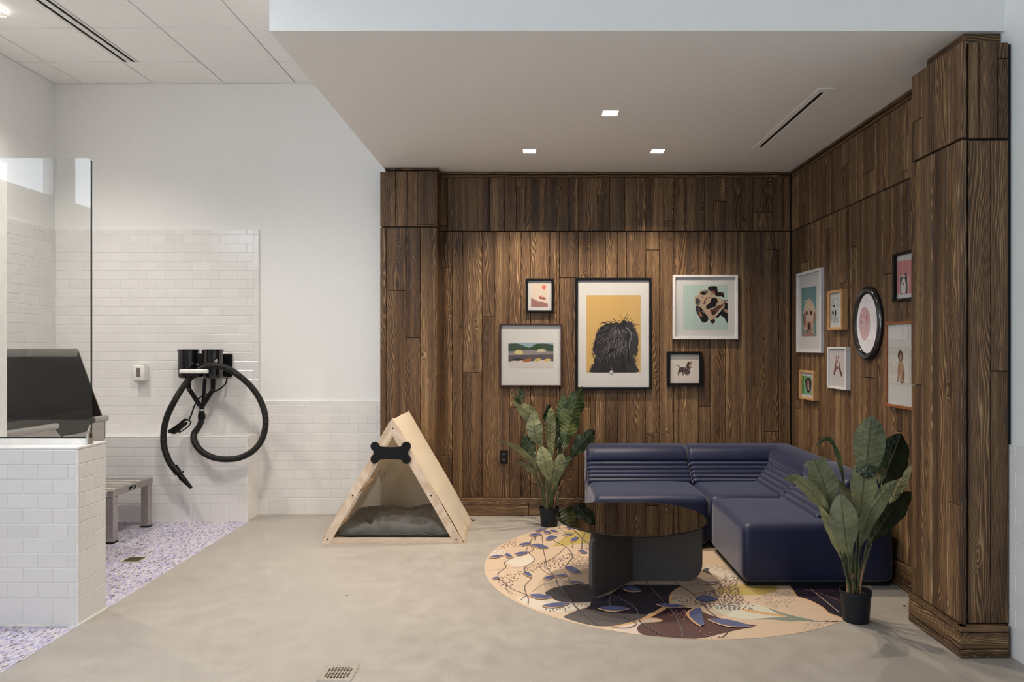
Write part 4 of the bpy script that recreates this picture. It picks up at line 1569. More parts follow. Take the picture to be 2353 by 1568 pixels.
ink('R5', [(830, 495), (1000, 558), (1200, 608), (1400, 648), (1530, 660), (1400, 668), (1250, 655), (1100, 663), (900, 641), (640, 638), (880, 618), (1075, 605), (960, 570)], C_SAGE, 2)
INK.append((stroke2(r5([(1500, 661), (1800, 669)]), .016, .008), C_MAR))
INK.append((r5([(1100, 200), (1110, 262), (1160, 332), (1200, 372), (1330, 412), (1480, 490), (1560, 560), (1700, 612), (1770, 645), (2000, 560), (1900, 200)]), C_PLUM))
INK.append((stroke2(r5([(1102, 255), (1155, 330), (1192, 370), (1330, 414), (1480, 495), (1555, 562), (1700, 616), (1775, 650)]), .012, .012), C_OR))
INK.append((stroke2(r5([(1340, 275), (1500, 405), (1680, 556)]), .006), C_TAN))
INK.append((stroke2(r5([(1250, 278), (1460, 335), (1700, 425)]), .016, .010), srgb(120, 78, 90)))
ink('R5', [(1900, 240), (2150, 290), (2140, 370), (2080, 500), (2000, 560), (1980, 400)], srgb(226, 190, 160), 0)


def leaf_ink(vc, a, b, w, bend=0.0, shadow=True):
    ox, oy, s = VC[vc]
    if shadow:
        INK.append((fl(vc, lens2((a[0] - 8, a[1] + 9), (b[0] - 10, b[1] + 9), w * 1.0, .45, bend)), C_OR))
    INK.append((fl(vc, lens2(a, b, w, .45, bend)), C_BLUE))


def vine(vc, pts, w, c=C_VINE, w1=None):
    ox, oy, s = VC[vc]
    f = fl(vc, pts)
    k = sum(p[1] for p in f) / len(f) / F / s
    q = stroke2(f, w * k, (w if w1 is None else w1) * k, 6)
    n = len(q) // 2                           # one quad per span keeps it clean however it curls
    L, Rr = q[:n], q[n:][::-1]
    for i in range(n - 1):
        INK.append(([L[i], L[i + 1], Rr[i + 1], Rr[i]], c))


for pts, w in (([(465, 715), (360, 780), (395, 850), (270, 950), (255, 1030), (290, 1070), (500, 1230), (750, 1340), (775, 1500)], 18), ([(465, 715), (620, 660), (780, 610)], 12),
               ([(880, 400), (905, 340), (850, 360), (815, 410), (812, 460), (840, 520)], 18), ([(860, 535), (840, 580), (790, 610), (880, 710), (840, 780), (700, 880), (800, 1000), (820, 1060), (715, 1190), (750, 1340)], 15),
               ([(810, 460), (760, 520), (745, 580)], 10), ([(880, 235), (1000, 290), (1020, 400), (1035, 560), (1080, 760), (1110, 890), (1240, 1010)], 13),
               ([(1150, 265), (1200, 390), (1400, 495), (1500, 590), (1535, 680), (1420, 830)], 13), ([(1410, 510), (1250, 670), (985, 810), (980, 870), (1100, 960), (1230, 1010)], 10),
               ([(1640, 615), (1530, 680), (1090, 770), (850, 815), (660, 850), (80, 918)], 5), ([(1545, 210), (1680, 340), (1700, 400), (1690, 550)], 18), ([(1500, 410), (1540, 470), (1545, 520), (1830, 550)], 8),
               ([(1750, 265), (1700, 350), (1560, 330)], 10), ([(1320, 140), (1310, 200), (1410, 255), (1215, 300)], 7), ([(1380, 930), (1430, 1000), (1490, 1075)], 11), ([(835, 1285), (1000, 1170), (1200, 1120), (1390, 1105)], 7),
               ([(750, 1340), (640, 1425)], 9), ([(1700, 380), (1830, 470)], 8), ([(1240, 1010), (1390, 1100)], 8)):
    vine('R3', pts, w)
vine('R3', [(1250, 1060), (1290, 1170), (1400, 1300), (1530, 1480), (1640, 1600)], 24, srgb(122, 114, 116), 14)
for pts, w in (([(440, 450), (560, 570), (700, 690), (790, 760)], 14), ([(965, 345), (940, 430), (960, 500), (1030, 590), (1250, 700), (1310, 745), (1210, 790), (1100, 798), (960, 775)], 15), ([(980, 350), (1200, 460), (1310, 550), (1335, 660), (1390, 740), (1640, 885)], 18),
               ([(1430, 165), (1550, 300), (1680, 450), (1740, 510), (1810, 600), (1860, 690), (1920, 830), (1928, 925)], 17), ([(720, 475), (900, 445), (1050, 400), (1075, 340)], 7)):
    vine('R4', pts, w, C_PV)
vine('R6', [(1190, 690), (1330, 770), (1490, 890), (1600, 1000), (1680, 1100), (1790, 1190), (1940, 1340), (1945, 1420), (1880, 1490)], 13)
vine('R6', [(1630, 440), (1850, 520), (2100, 580)], 5)
vine('R5', [(0, 228), (300, 255), (600, 275), (1100, 262)], 4)

for a, b, w, bd in (((105, 692), (355, 660), 40, 4), ((370, 635), (515, 700), 60, 0), ((540, 632), (790, 600), 58, 14), ((615, 475), (830, 435), 52, 12), ((830, 478), (1130, 530), 70, -6), ((780, 310), (1020, 300), 48, 0), ((885, 235), (1100, 190), 44, 6), ((1140, 232), (1290, 243), 42, 6),
                    ((1030, 245), (1160, 272), 50, 0), ((1070, 385), (1275, 338), 74, -6), ((1420, 180), (1540, 198), 36, 0), ((1360, 305), (1560, 290), 34, 6), ((1490, 405), (1650, 350), 60, 6), ((1630, 578), (1800, 618), 54, 0), ((1400, 862), (1690, 968), 105, 0),
                    ((688, 965), (850, 1030), 62, -14), ((150, 1062), (290, 1042), 40, 0), ((1030, 1060), (1250, 1010), 56, 8), ((1230, 1020), (1455, 1003), 50, 0), ((1435, 1105), (1740, 1130), 38, 12), ((780, 1340), (1215, 1372), 82, 14), ((1010, 1530), (1510, 1480), 78, 10)):
    leaf_ink('R3', a, b, w, bd)
for a, b, w, bd in (((1120, 262), (1385, 300), 80, -12), ((790, 528), (1230, 535), 72, 6), ((1575, 475), (2000, 500), 54, 12)):
    leaf_ink('R4', a, b, w, bd)
INK.append((r4(smooth2([(2150, 520), (2060, 540), (1985, 590), (1990, 640), (2080, 730), (2180, 782), (2140, 700), (2120, 600)], 3)), C_OR))
INK.append((r4(smooth2([(2155, 525), (2070, 550), (2020, 600), (2050, 670), (2130, 740), (2205, 772), (2228, 740), (2200, 640), (2190, 560)], 3)), C_BLUE))
leaf_ink('R5', (135, 640), (660, 728), 74, 6)
leaf_ink('R5', (-20, 390), (265, 408), 70, 2, False)
leaf_ink('R5', (90, 218), (290, 204), 20, 4)
z0 = .0017
shp = []
for p, c in INK:
    q = clip_convex(p, CONV)
    if len(q) > 2:
        shp.append(([Vector((x, y, z0)) for x, y in q], c))
print_mesh('leaf_and_vine_print', shp, rug, M['vinyl'], step=Vector((0, 0, .0000065)))


def inside(p, poly):
    r = False
    for i in range(len(poly)):
        a, b = poly[i - 1], poly[i]
        if (a[1] > p[1]) != (b[1] > p[1]) and p[0] < (b[0] - a[0]) * (p[1] - a[1]) / (b[1] - a[1]) + a[0]:
            r = not r
    return r


dots = []


def dot_field(vc, pts, c, step=.030, L=.016, W=.010):
    poly = fl(vc, pts)
    x0, x1 = min(p[0] for p in poly), max(p[0] for p in poly)
    y0, y1 = min(p[1] for p in poly), max(p[1] for p in poly)
    y, k = y0, 0
    while y < y1:
        x = x0 + (step / 2 if k % 2 else 0)
        while x < x1:
            px, py = x + R.uniform(-.35, .35) * step, y + R.uniform(-.3, .3) * step
            x += step
            if inside((px, py), poly) and (px - RX) ** 2 + (py - RY) ** 2 < (RRAD - .012) ** 2:
                a = -.35 + R.uniform(-.3, .3)
                dx, dy = math.cos(a) * L / 2, math.sin(a) * L / 2
                nx, ny = -math.sin(a) * W / 2, math.cos(a) * W / 2
                dots.append(([Vector(q + (z0 + .0022,)) for q in ((px - dx, py - dy), (px + nx, py + ny), (px + dx, py + dy), (px - nx, py - ny))], c))
        y += step * .8
        k += 1


dot_field('R3', [(200, 560), (400, 390), (560, 360), (600, 470), (740, 490), (560, 510), (420, 520)], C_DOT, .034, .016)
dot_field('R3', [(200, 1090), (320, 990), (480, 970), (700, 870), (1100, 740), (1500, 610), (1815, 690), (1815, 850), (1400, 870), (1000, 900), (640, 990), (520, 1160), (500, 1330), (330, 1210)], C_DOT, .032, .016)
dot_field('R3', [(200, 580), (300, 560), (380, 600), (330, 650), (130, 680)], C_WDOT, .026)
dot_field('R4', [(30, 540), (200, 490), (450, 455), (690, 455), (690, 480), (500, 515), (300, 570), (100, 575)], C_DOT, .027, .012)
dot_field('R6', [(1110, 945), (1300, 880), (1500, 850), (1720, 790), (1880, 740), (2130, 760), (2132, 1090), (1900, 1090), (1650, 1060), (1350, 1000), (1130, 970)], C_DOT, .026, .013)
dot_field('R5', [(230, 290), (330, 110), (500, 130), (540, 190), (450, 260), (560, 390), (690, 490), (670, 530), (290, 530), (0, 470), (0, 330)], C_DOT, .026, .013)
dot_field('R5', [(90, 860), (180, 820), (300, 840), (420, 865), (300, 880)], C_DOT, .026, .012)
dot_field('R5', [(2035, 360), (2150, 340), (2130, 400), (2060, 430)], C_DOT, .028, .014)
dot_field('R4', [(1720, 600), (1850, 530), (1990, 560), (2010, 740), (1900, 690), (1780, 640)], C_PDOT, .025, .012)
dot_field('R5', [(0, 740), (60, 760), (180, 800), (140, 840), (40, 810)], C_PDOT, .03, .012)
dot_field('R5', [(640, 390), (950, 290), (1130, 290), (1160, 400), (1080, 500), (950, 520), (800, 470)], C_WDOT, .026, .016, .009)
dot_field('R5', [(1220, 770), (1300, 660), (1500, 640), (1720, 650), (1650, 690), (1400, 770)], C_WDOT, .027, .016, .009)
dot_field('R5', [(1250, 278), (1640, 270), (1700, 370), (1500, 335)], srgb(112, 76, 92), .03, .015)
dot_field('R6', [(1650, 450), (1900, 440), (2050, 560), (1850, 500)], C_WDOT, .03, .016)
dp = print_mesh('dot_print', dots, rug, M['vinyl'], step=Vector((0, 0, 1e-8)))
dp['kind'] = 'stuff'

# ================================================================== PICTURES
class Pic:
    """a framed picture on a wall; local axes: a to the right, z up, n out of the wall."""

    def __init__(self, wall, rect, dep, fw, label, fm, inner=None, mat_c=None, dm=None, lip=True):
        self.wall = wall
        u0, v0, u1, v1 = rect
        if wall == 'back':
            self.Y = WP - dep
            p, q = P(u0, v0, self.Y), P(u1, v1, self.Y)
            self.c = Vector(((p.x + q.x) / 2, WP, (p.z + q.z) / 2))
            self.w, self.h = q.x - p.x, p.z - q.z
            self.a, self.n = Vector((1, 0, 0)), Vector((0, -1, 0))
        else:
            self.X = XW - dep                       # rect gives u and heights: (far u, top z, near u, bottom z)
            y0, y1 = self.X * F / (u0 - CU), self.X * F / (u1 - CU)
            self.c = Vector((XW, (y0 + y1) / 2, (v0 + v1) / 2))
            self.w, self.h = y0 - y1, v0 - v1
            self.a, self.n = Vector((0, -1, 0)), Vector((-1, 0, 0))
        self.dep, self.fw = dep, fw
        self.dm = dm if dm is not None else dep - .008
        self.t = thing('framed_picture', self.c, label, 'picture', 'dog pictures on the plank walls')
        self.frame(fm)
        w, h = self.w / 2 - fw + .002, self.h / 2 - fw + .002
        self.mat = self.quad('mat_board', -w, w, -h, h, self.dm, M['matboard'], .003)
        self.wi, self.hi = w, h

    def at(self, a, z, d):
        return self.c + self.a * a + Vector((0, 0, z)) + self.n * d

    def quad(self, name, a0, a1, z0, z1, d, m, th):
        bm = prism(B(), [self.at(a0, z0, d), self.at(a1, z0, d), self.at(a1, z1, d), self.at(a0, z1, d)], -self.n * th)
        return obj(name, bm, m, self.t)

    def frame(self, fm):
        bm = B()
        W, Hh, f = self.w / 2, self.h / 2, self.fw
        lp = []
        for w, h, d in ((W, Hh, .0005), (W, Hh, self.dep - .002), (W - .002, Hh - .002, self.dep), (W - f + .002, Hh - f + .002, self.dep), (W - f, Hh - f, self.dep - .002), (W - f, Hh - f, self.dm - .003)):
            lp.append([bm.verts.new(self.at(a, z, d)) for a, z in ((-w, -h), (w, -h), (w, h), (-w, h))])
        for x, y in zip(lp, lp[1:]):
            for k in range(4):
                bm.faces.new((x[k], x[(k + 1) % 4], y[(k + 1) % 4], y[k]))
        bmesh.ops.recalc_face_normals(bm, faces=bm.faces)
        # face outwards
        c = bm.faces[2 * 4]
        if c.normal.dot(self.n) < 0 and abs(c.normal.dot(self.n)) > .5:
            bmesh.ops.reverse_faces(bm, faces=bm.faces)
        uv_wood(bm, (0, 0, 1))
        obj('frame', bm, fm, self.t)

    def pt(self, u, v, d):
        return P(u, v, WP - d) if self.wall == 'back' else PR(u, v, XW - d)

    def art(self, vc, shapes, label=None):
        ox, oy, s = vc
        out = []
        for pts, c in shapes:
            out.append(([self.pt(ox + x / s, oy + y / s, self.dm) for x, y in pts], c))
        o = print_mesh('print', out, self.t, M['print'], off=self.n * .0005, step=self.n * .000012)
        if label:
            o['label'] = label

    def glaze(self):
        self.quad('glazing', -self.wi + .001, self.wi - .001, -self.hi + .001, self.hi - .001, self.dm + .0045, M['glazing'], .0015)


def rect(x0, y0, x1, y1):
    return [(x0, y0), (x1, y0), (x1, y1), (x0, y1)]


def sm(p, n=3):
    return smooth2(p, n)


# 1 small black frame: red sun over a dune
p = Pic('back', (1208, 640, 1272.4, 718.3), .034, .019, 'small black framed print of a red sun above a pink dune, on the back wall', M['frame_black'], dm=.018)
s = [(rect(315, 330, 925, 1190), srgb(234, 216, 198)), (circ2((782, 478), 78, 86), srgb(226, 122, 104)),
     ([(318, 880), (350, 876), (400, 892), (460, 925), (560, 975), (620, 985), (700, 987), (760, 1010), (820, 1045), (925, 1078), (925, 1190), (318, 1190)], srgb(168, 120, 118)),
     ([(600, 850), (625, 800), (660, 815), (720, 835), (840, 848), (845, 905), (830, 922), (780, 915), (640, 890)], srgb(190, 88, 88)), (circ2((655, 890), 18), srgb(70, 45, 48)), (circ2((780, 920), 18), srgb(70, 45, 48)),
     (circ2((690, 790), 16, 24), srgb(90, 60, 60)), (circ2((752, 812), 14, 32), srgb(50, 40, 44)), (circ2((820, 818), 12, 22), srgb(100, 66, 66)), (stroke2([(610, 848), (700, 868), (838, 880)], 10), srgb(120, 52, 58)),
     (stroke2([(345, 670), (420, 720), (520, 760)], 5, 2), srgb(205, 190, 175))]
p.art((1200, 630, 15.68), s); p.glaze()

# 2 square brown frame: a plain landscape
p = Pic('back', (1148, 744, 1292, 889), .030, .014, 'square dark brown framed picture with a wide white mat and a small landscape print', M['frame_brown'], dm=.014)
s = [(rect(260, 535, 1215, 1070), srgb(92, 84, 92)), (rect(260, 535, 1215, 640), srgb(150, 180, 192)),
     ([(260, 560), (420, 548), (500, 562), (560, 590), (640, 625), (700, 640), (760, 615), (800, 590), (880, 562), (960, 550), (1080, 556), (1215, 580), (1215, 740), (260, 770)], srgb(62, 80, 66)),
     (sm([(760, 640), (820, 570), (920, 560), (980, 640), (900, 690), (800, 690)]), srgb(48, 78, 40)),
     ([(260, 720), (700, 690), (1215, 720), (1215, 780), (260, 800)], srgb(150, 142, 140)),
     (sm([(380, 760), (440, 690), (540, 700), (570, 760), (500, 785)]), srgb(222, 208, 140)),
     (sm([(860, 700), (940, 660), (1060, 690), (1000, 735), (900, 735)]), srgb(205, 196, 170)),
     ([(260, 940), (380, 912), (500, 904), (630, 920), (760, 928), (870, 905), (980, 894), (1100, 908), (1215, 930), (1215, 1070), (260, 1070)], srgb(216, 210, 206)),
     (sm([(300, 900), (460, 860), (560, 880), (480, 920)]), srgb(52, 48, 54)), (sm([(560, 920), (640, 880), (740, 870), (720, 930), (620, 950)]), srgb(176, 104, 56)), (sm([(800, 900), (900, 860), (960, 890), (880, 930)]), srgb(204, 180, 100)), (sm([(1000, 910), (1090, 870), (1160, 890), (1080, 940)]), srgb(222, 196, 124))]
p.art((1140, 730, 9.224), s); p.glaze()

# 3 large black frame: shaggy black dog on mustard
p = Pic('back', (1322.2, 638.5, 1497.6, 895.5), .034, .021, 'large black framed print of a shaggy black dog on a mustard yellow ground', M['frame_black'], dm=.020)
VC3 = (1330, 690, 7.465)
top3 = (678.5 - 690) * 7.465
fur, fl_, nb = srgb(36, 33, 36), [], srgb(30, 27, 31)
s = [(rect(130, top3, 1060, 1243), srgb(214, 176, 108))]
body = [(238, 1243), (200, 1190), (225, 1140), (270, 1080), (250, 1040), (290, 960), (250, 900), (238, 830), (262, 740), (283, 650), (310, 560), (380, 470), (450, 420), (540, 392), (640, 398), (720, 402), (760, 345), (825, 365), (885, 372), (925, 420), (962, 500), (1005, 590), (1024, 690), (1012, 800), (1000, 880), (988, 945), (945, 940), (948, 1010), (965, 1080), (992, 1150), (985, 1243)]
s.append(([q for q in sm(body, 3) if q[1] <= 1243 and 150 < q[0]], fur))
s.append(([(238, 1243), (262, 1100), (600, 1000), (960, 1100), (985, 1243)], fur))
for a, b, c in (((730, 410), (745, 310), (688, 248)), ((752, 390), (800, 290), (846, 205)), ((790, 380), (835, 300), (862, 255)), ((820, 390), (870, 335), (912, 312)), ((860, 410), (905, 365), (945, 352)), ((900, 440), (980, 425), (1056, 426)), ((660, 410), (625, 350), (575, 322)), ((700, 410), (640, 370), (592, 308)),
                ((500, 410), (430, 380), (365, 405)), ((470, 420), (420, 390), (352, 436)), ((570, 405), (510, 368), (440, 378)), ((650, 402), (590, 368), (520, 366)), ((720, 405), (700, 360), (650, 352)), ((330, 540), (305, 580), (284, 645)), ((410, 450), (340, 490), (300, 560)), ((280, 1080), (220, 1120), (172, 1185)), ((260, 1160), (215, 1190), (178, 1225)), ((285, 1030), (250, 980), (206, 968)),
                ((255, 880), (230, 850), (203, 830)), ((262, 930), (262, 960), (300, 975)), ((960, 1040), (990, 1060), (1016, 1135)), ((950, 1000), (980, 1030), (1010, 1010)), ((965, 1100), (985, 1150), (1000, 1215)), ((985, 930), (965, 970), (955, 1010)), ((1010, 830), (1005, 900), (985, 960)), ((930, 420), (965, 470), (1000, 580)), ((245, 905), (240, 940), (275, 950)), ((880, 400), (930, 400), (968, 385))):
    s.append((stroke2([a, b, c], 17, 3, 4), nb))
rr = random.Random(11)
def hair(x, y, L, col, w=6.0):
    dx, dy = (x - 650) * 1.15, (y - 420) + 60
    m_ = math.hypot(dx, dy)
    dx, dy = dx / m_, dy / m_
    k = rr.uniform(-1.3, 1.3)
    q = [(x, y), (x + dx * L * .5 - dy * L * .16 * k, y + dy * L * .5 + dx * L * .16 * k), (x + dx * L - dy * L * .28 * k * rr.choice((-1, 1)), y + dy * L + dx * L * .28 * k)]
    q = [(min(max(a, 150), 1045), min(b, 1238)) for a, b in q]
    s.append((stroke2(q, w, 1.5, 3), col))
BD = sm(body, 2)
cnt = 0
while cnt < 420:
    x, y = rr.uniform(220, 1010), rr.uniform(420, 1200)
    if not inside((x, y), BD):
        continue
    cnt += 1
    g = rr.choice((58, 70, 84, 100, 22, 20, 16))
    if y > 1000 or 820 < x < 900:
        g = min(g, 62)
    hair(x, y, rr.uniform(45, 120), srgb(g + 4, g, g + 4), rr.uniform(4, 8))
for _ in range(150):
    x, y = rr.gauss(600, 150), rr.gauss(760, 130)
    if inside((x, y), BD):
        g = rr.choice((110, 130, 150, 95))
        hair(x, y, rr.uniform(50, 110), srgb(g, g - 4, g), rr.uniform(3.5, 6))
for _ in range(60):
    x, y = rr.gauss(660, 80), rr.gauss(520, 40)
    if inside((x, y), BD):
        g = rr.choice((120, 140, 100))
        hair(x, y, rr.uniform(60, 110), srgb(g, g - 2, g + 4), rr.uniform(4, 7))
s += [(stroke2([(820, 480), (885, 545), (900, 640), (860, 760), (880, 900)], 14, 5, 6), srgb(142, 150, 152)), (stroke2([(840, 560), (835, 720), (850, 900), (860, 1080)], 30, 14, 6), srgb(24, 22, 26)),
      (stroke2([(420, 690), (500, 652), (590, 632)], 7, 3), srgb(128, 120, 124)), (circ2((540, 612), 26, 17), srgb(120, 84, 80)), (circ2((545, 612), 15, 15), srgb(14, 12, 14)), (circ2((765, 690), 24, 22), srgb(96, 70, 66)), (circ2((765, 686), 15, 16), srgb(14, 12, 14)), (circ2((760, 680), 4), srgb(220, 220, 220)), (circ2((541, 606), 4), srgb(220, 220, 220)),
      (sm([(512, 836), (540, 812), (585, 812), (618, 840), (600, 872), (565, 884), (530, 868)], 2), srgb(20, 18, 21)), (stroke2([(522, 828), (552, 808), (584, 812), (606, 834)], 10, 3), srgb(116, 112, 118)),
      ([(525, 1242), (530, 1218), (545, 1203), (560, 1201), (575, 1208), (588, 1226), (590, 1242)], srgb(206, 200, 198)), (stroke2([(555, 1200), (560, 1180), (575, 1160)], 6), srgb(160, 156, 156))]
p.art(VC3, s); p.glaze()

# 4 white frame: spotted hound upside down on mint
p = Pic('back', (1546.7, 632, 1696.2, 780.2), .034, .022, 'white framed print of a spotted hound peering sideways on pale mint', M['frame_white'], dm=.018)
K, TN, BR, DG = srgb(22, 18, 21), srgb(196, 172, 148), srgb(98, 64, 54), srgb(74, 70, 78)
s = [(rect(275, 318, 1225, 1275), srgb(192, 214, 208)),
     ([(1120, 650), (1225, 648), (1225, 1160), (1140, 1010), (1060, 965), (1030, 900), (1100, 840), (1120, 760)], K), ([(1130, 830), (1225, 850), (1225, 935), (1150, 890)], srgb(160, 134, 112)), ([(1150, 660), (1215, 660), (1215, 720), (1170, 700)], TN),
     (sm([(960, 1030), (1000, 940), (1060, 900), (1110, 850), (1130, 900), (1040, 990), (1000, 1022)], 2), K),
     (sm([(520, 600), (530, 560), (600, 530), (620, 460), (700, 430), (800, 420), (860, 450), (905, 500), (980, 570), (1120, 640), (1150, 720), (1150, 790), (1120, 830), (1030, 880), (990, 950), (950, 1040), (900, 1145), (850, 1110), (810, 1010), (740, 920), (690, 850), (640, 800), (545, 750), (520, 690)], 2), TN),
     (sm([(800, 410), (830, 355), (980, 348), (1000, 400), (1012, 470), (1130, 488), (1146, 590), (1080, 565), (1000, 570), (940, 525), (860, 462)], 2), K), ([(868, 440), (930, 450), (965, 480), (955, 515), (890, 490)], srgb(128, 76, 60)), ([(1070, 505), (1110, 505), (1100, 540)], srgb(150, 110, 90)),
     (sm([(540, 795), (560, 765), (640, 790), (690, 850), (750, 930), (805, 1010), (800, 1080), (740, 1122), (680, 1110), (640, 1060), (615, 1000), (560, 905)], 2), K), ([(600, 870), (655, 915), (685, 985), (645, 1005), (610, 950)], srgb(156, 106, 80)), ([(560, 790), (620, 800), (640, 850), (590, 880)], DG),
     (sm([(635, 490), (700, 455), (735, 470), (760, 505), (745, 535), (660, 530)], 2), K), (circ2((765, 468), 36, 34), K), (circ2((765, 468), 24, 22), srgb(150, 130, 115)), (circ2((762, 466), 14), K), (circ2((757, 460), 6), srgb(235, 235, 235)),
     (sm([(540, 620), (600, 610), (640, 670), (610, 742), (545, 725)], 2), DG), (circ2((580, 716), 26, 24), K), (circ2((582, 714), 13), srgb(225, 225, 225)), (circ2((578, 718), 9), K),
     (stroke2([(715, 730), (735, 655), (790, 595), (865, 578)], 26, 8), srgb(92, 50, 40)), (stroke2([(735, 760), (750, 690), (800, 630)], 6, 3), K), (stroke2([(690, 565), (675, 600)], 14, 5), K), ([(840, 500), (880, 505), (905, 545), (870, 530)], K),
     (sm([(845, 850), (950, 805), (1010, 760), (1090, 740), (1120, 712), (1120, 770), (1030, 850), (980, 920), (900, 970), (865, 905)], 2), BR), (sm([(880, 870), (960, 880), (930, 950), (890, 940)], 2), srgb(60, 38, 34)),
     (sm([(855, 660), (880, 605), (940, 592), (992, 620), (1004, 690), (962, 780), (880, 812), (800, 838), (755, 805), (780, 742), (840, 712)], 2), K), (stroke2([(800, 836), (900, 822), (962, 782), (985, 700)], 12, 8), srgb(228, 220, 214)),
     (sm([(760, 890), (840, 860), (870, 910), (830, 960), (790, 950)], 2), srgb(206, 168, 150)), (sm([(860, 1000), (920, 980), (940, 1040), (890, 1070)], 2), srgb(190, 160, 146)), (sm([(845, 1085), (935, 1045), (950, 1100), (900, 1148)], 2), srgb(46, 30, 30)), (stroke2([(670, 880), (730, 915), (760, 950)], 10, 4), srgb(225, 220, 215)), (stroke2([(960, 1000), (1040, 900), (1100, 870)], 10, 6), srgb(225, 220, 215)),
     (stroke2([(720, 1125), (680, 1165), (640, 1200)], 3, 1), srgb(120, 130, 128)), (stroke2([(780, 1120), (790, 1170), (785, 1210)], 3, 1), srgb(120, 130, 128)), (stroke2([(870, 1140), (875, 1190), (872, 1235)], 3, 1), srgb(120, 130, 128)), (stroke2([(1140, 590), (1190, 595), (1225, 592)], 4, 2), srgb(90, 96, 94))]
p.art((1540, 620, 9.224), s); p.glaze()

# 5 small black frame: brown puppy on white
p = Pic('back', (1533.3, 808, 1614, 887.7), .040, .025, 'small square black framed print of a brown puppy looking up, over the sofa', M['frame_black'], dm=.020)
D1 = srgb(64, 46, 42)
s = [(rect(240, 235, 1276, 1268), srgb(232, 222, 212)), (sm([(585, 705), (680, 695), (760, 705), (815, 680), (830, 590), (880, 505), (935, 512), (1005, 470), (1028, 485), (1032, 560), (992, 620), (965, 700), (955, 830), (945, 900), (900, 950), (830, 962), (760, 930), (720, 880), (640, 870), (585, 885), (548, 930), (545, 995), (515, 992), (515, 860), (540, 780)], 2), D1),
     (stroke2([(420, 632), (480, 616), (540, 650), (595, 720)], 22, 34), D1), (stroke2([(690, 870), (700, 940), (703, 1000)], 44, 26), srgb(52, 34, 32)), (sm([(905, 640), (940, 570), (1000, 482), (1018, 510), (990, 600), (968, 690), (940, 715)], 2), srgb(198, 160, 122)), (sm([(838, 572), (880, 506), (935, 530), (900, 600), (860, 640)], 2), srgb(42, 26, 25)), (circ2((975, 555), 9), K), (sm([(960, 705), (1000, 655), (1003, 735)], 1), srgb(40, 44, 26)),
     (sm([(600, 740), (680, 720), (690, 800), (620, 830)], 2), srgb(86, 62, 56)), (sm([(760, 800), (860, 820), (880, 910), (800, 920)], 2), srgb(92, 72, 66)), (stroke2([(722, 885), (738, 770), (795, 712), (870, 768), (955, 835)], 13, 10), srgb(208, 168, 164)), (stroke2([(815, 975), (870, 985), (935, 970)], 34, 22), srgb(198, 150, 96)), (stroke2([(1020, 1152), (1090, 1156), (1165, 1151)], 9, 7), srgb(150, 142, 136)), (circ2((1015, 488), 12), K)]
p.art((1525, 800, 15.68), s); p.glaze()


def rz(u, v, X):
    return PR(u, v, X).z


# 6 tall white frame: cream poodle on teal
X6 = XW - .028
p = Pic('right', (1829.2, 2.051, 1885.6, 1.399), .028, .024, 'tall white framed print of a curly cream dog on teal, on the right-hand plank wall', M['frame_white'], dm=.014)
CR = srgb(212, 188, 172)
s = [([(155, 447), (400, 405), (400, 1235), (160, 1235)], srgb(110, 152, 155)), (sm([(178, 1235), (192, 1120), (185, 960), (185, 880), (213, 730), (243, 655), (275, 612), (312, 640), (352, 705), (385, 800), (390, 930), (362, 1020), (345, 1130), (357, 1235)], 2)[2:-2], CR),
     (sm([(185, 900), (212, 830), (232, 970), (212, 1095), (192, 1020)], 2), srgb(138, 100, 88)), (sm([(362, 830), (388, 862), (382, 960), (345, 1040), (352, 930)], 2), srgb(156, 116, 100)), (circ2((243, 850), 15, 44), srgb(48, 30, 30)), (circ2((314, 850), 15, 40), srgb(56, 34, 32)), (circ2((283, 1075), 56, 92), srgb(190, 148, 136)), (circ2((283, 1030), 30, 20), srgb(120, 70, 66)), (circ2((285, 1082), 22, 48), srgb(62, 32, 32)), (stroke2([(240, 1120), (285, 1165), (330, 1110)], 16, 8), srgb(84, 44, 44)),
     ([(182, 1235), (205, 1140), (250, 1190), (340, 1165), (355, 1235)], srgb(176, 136, 124))]
for _ in range(90):
    x, y = rr.uniform(190, 375), rr.uniform(640, 1220)
    s.append((circ2((x, y), rr.uniform(4, 9), rr.uniform(6, 14), 6), srgb(*rr.choice(((228, 208, 194), (190, 160, 146), (235, 220, 208))) if y < 1160 else rr.choice(((90, 56, 54), (214, 186, 172))))))
s = [q for q in s[:2]] + [q for q in s[11:]] + s[2:11]
p.art((1820, 600, 7.127), s); p.glaze()

# 7 oak frame, upper: pale sketch of a spotted dog
p = Pic('right', (1901.2, rz(1901.2, 670.3, XW - .045), 1933.2, rz(1933.2, 757.3, XW - .045)), .045, .018, 'oak framed sketch of a white spotted dog, upper of the two oak frames', M['frame_oak'], dm=.030)
IK = srgb(52, 56, 66)
s = [([(632, 612), (775, 592), (772, 1005), (638, 1015)], srgb(212, 220, 220)), (sm([(660, 700), (680, 640), (715, 615), (755, 640), (770, 720), (765, 830), (740, 930), (680, 930), (655, 830)], 2), srgb(228, 232, 232)), (stroke2([(655, 690), (672, 640), (715, 612)], 7, 4), IK), (stroke2([(730, 615), (765, 660), (775, 740)], 5, 3), IK), (circ2((687, 735), 13, 20), srgb(20, 26, 32)), (circ2((737, 728), 9, 18), srgb(80, 84, 84)), (circ2((690, 700), 22, 30), srgb(196, 214, 218)), (circ2((686, 738), 11, 17), srgb(20, 26, 32)), (sm([(650, 840), (680, 820), (690, 860), (670, 880)], 2), srgb(66, 74, 86)), (sm([(700, 800), (725, 815), (722, 900), (705, 900)], 2), srgb(62, 70, 80)), (circ2((712, 850), 12, 34), srgb(42, 48, 56))]
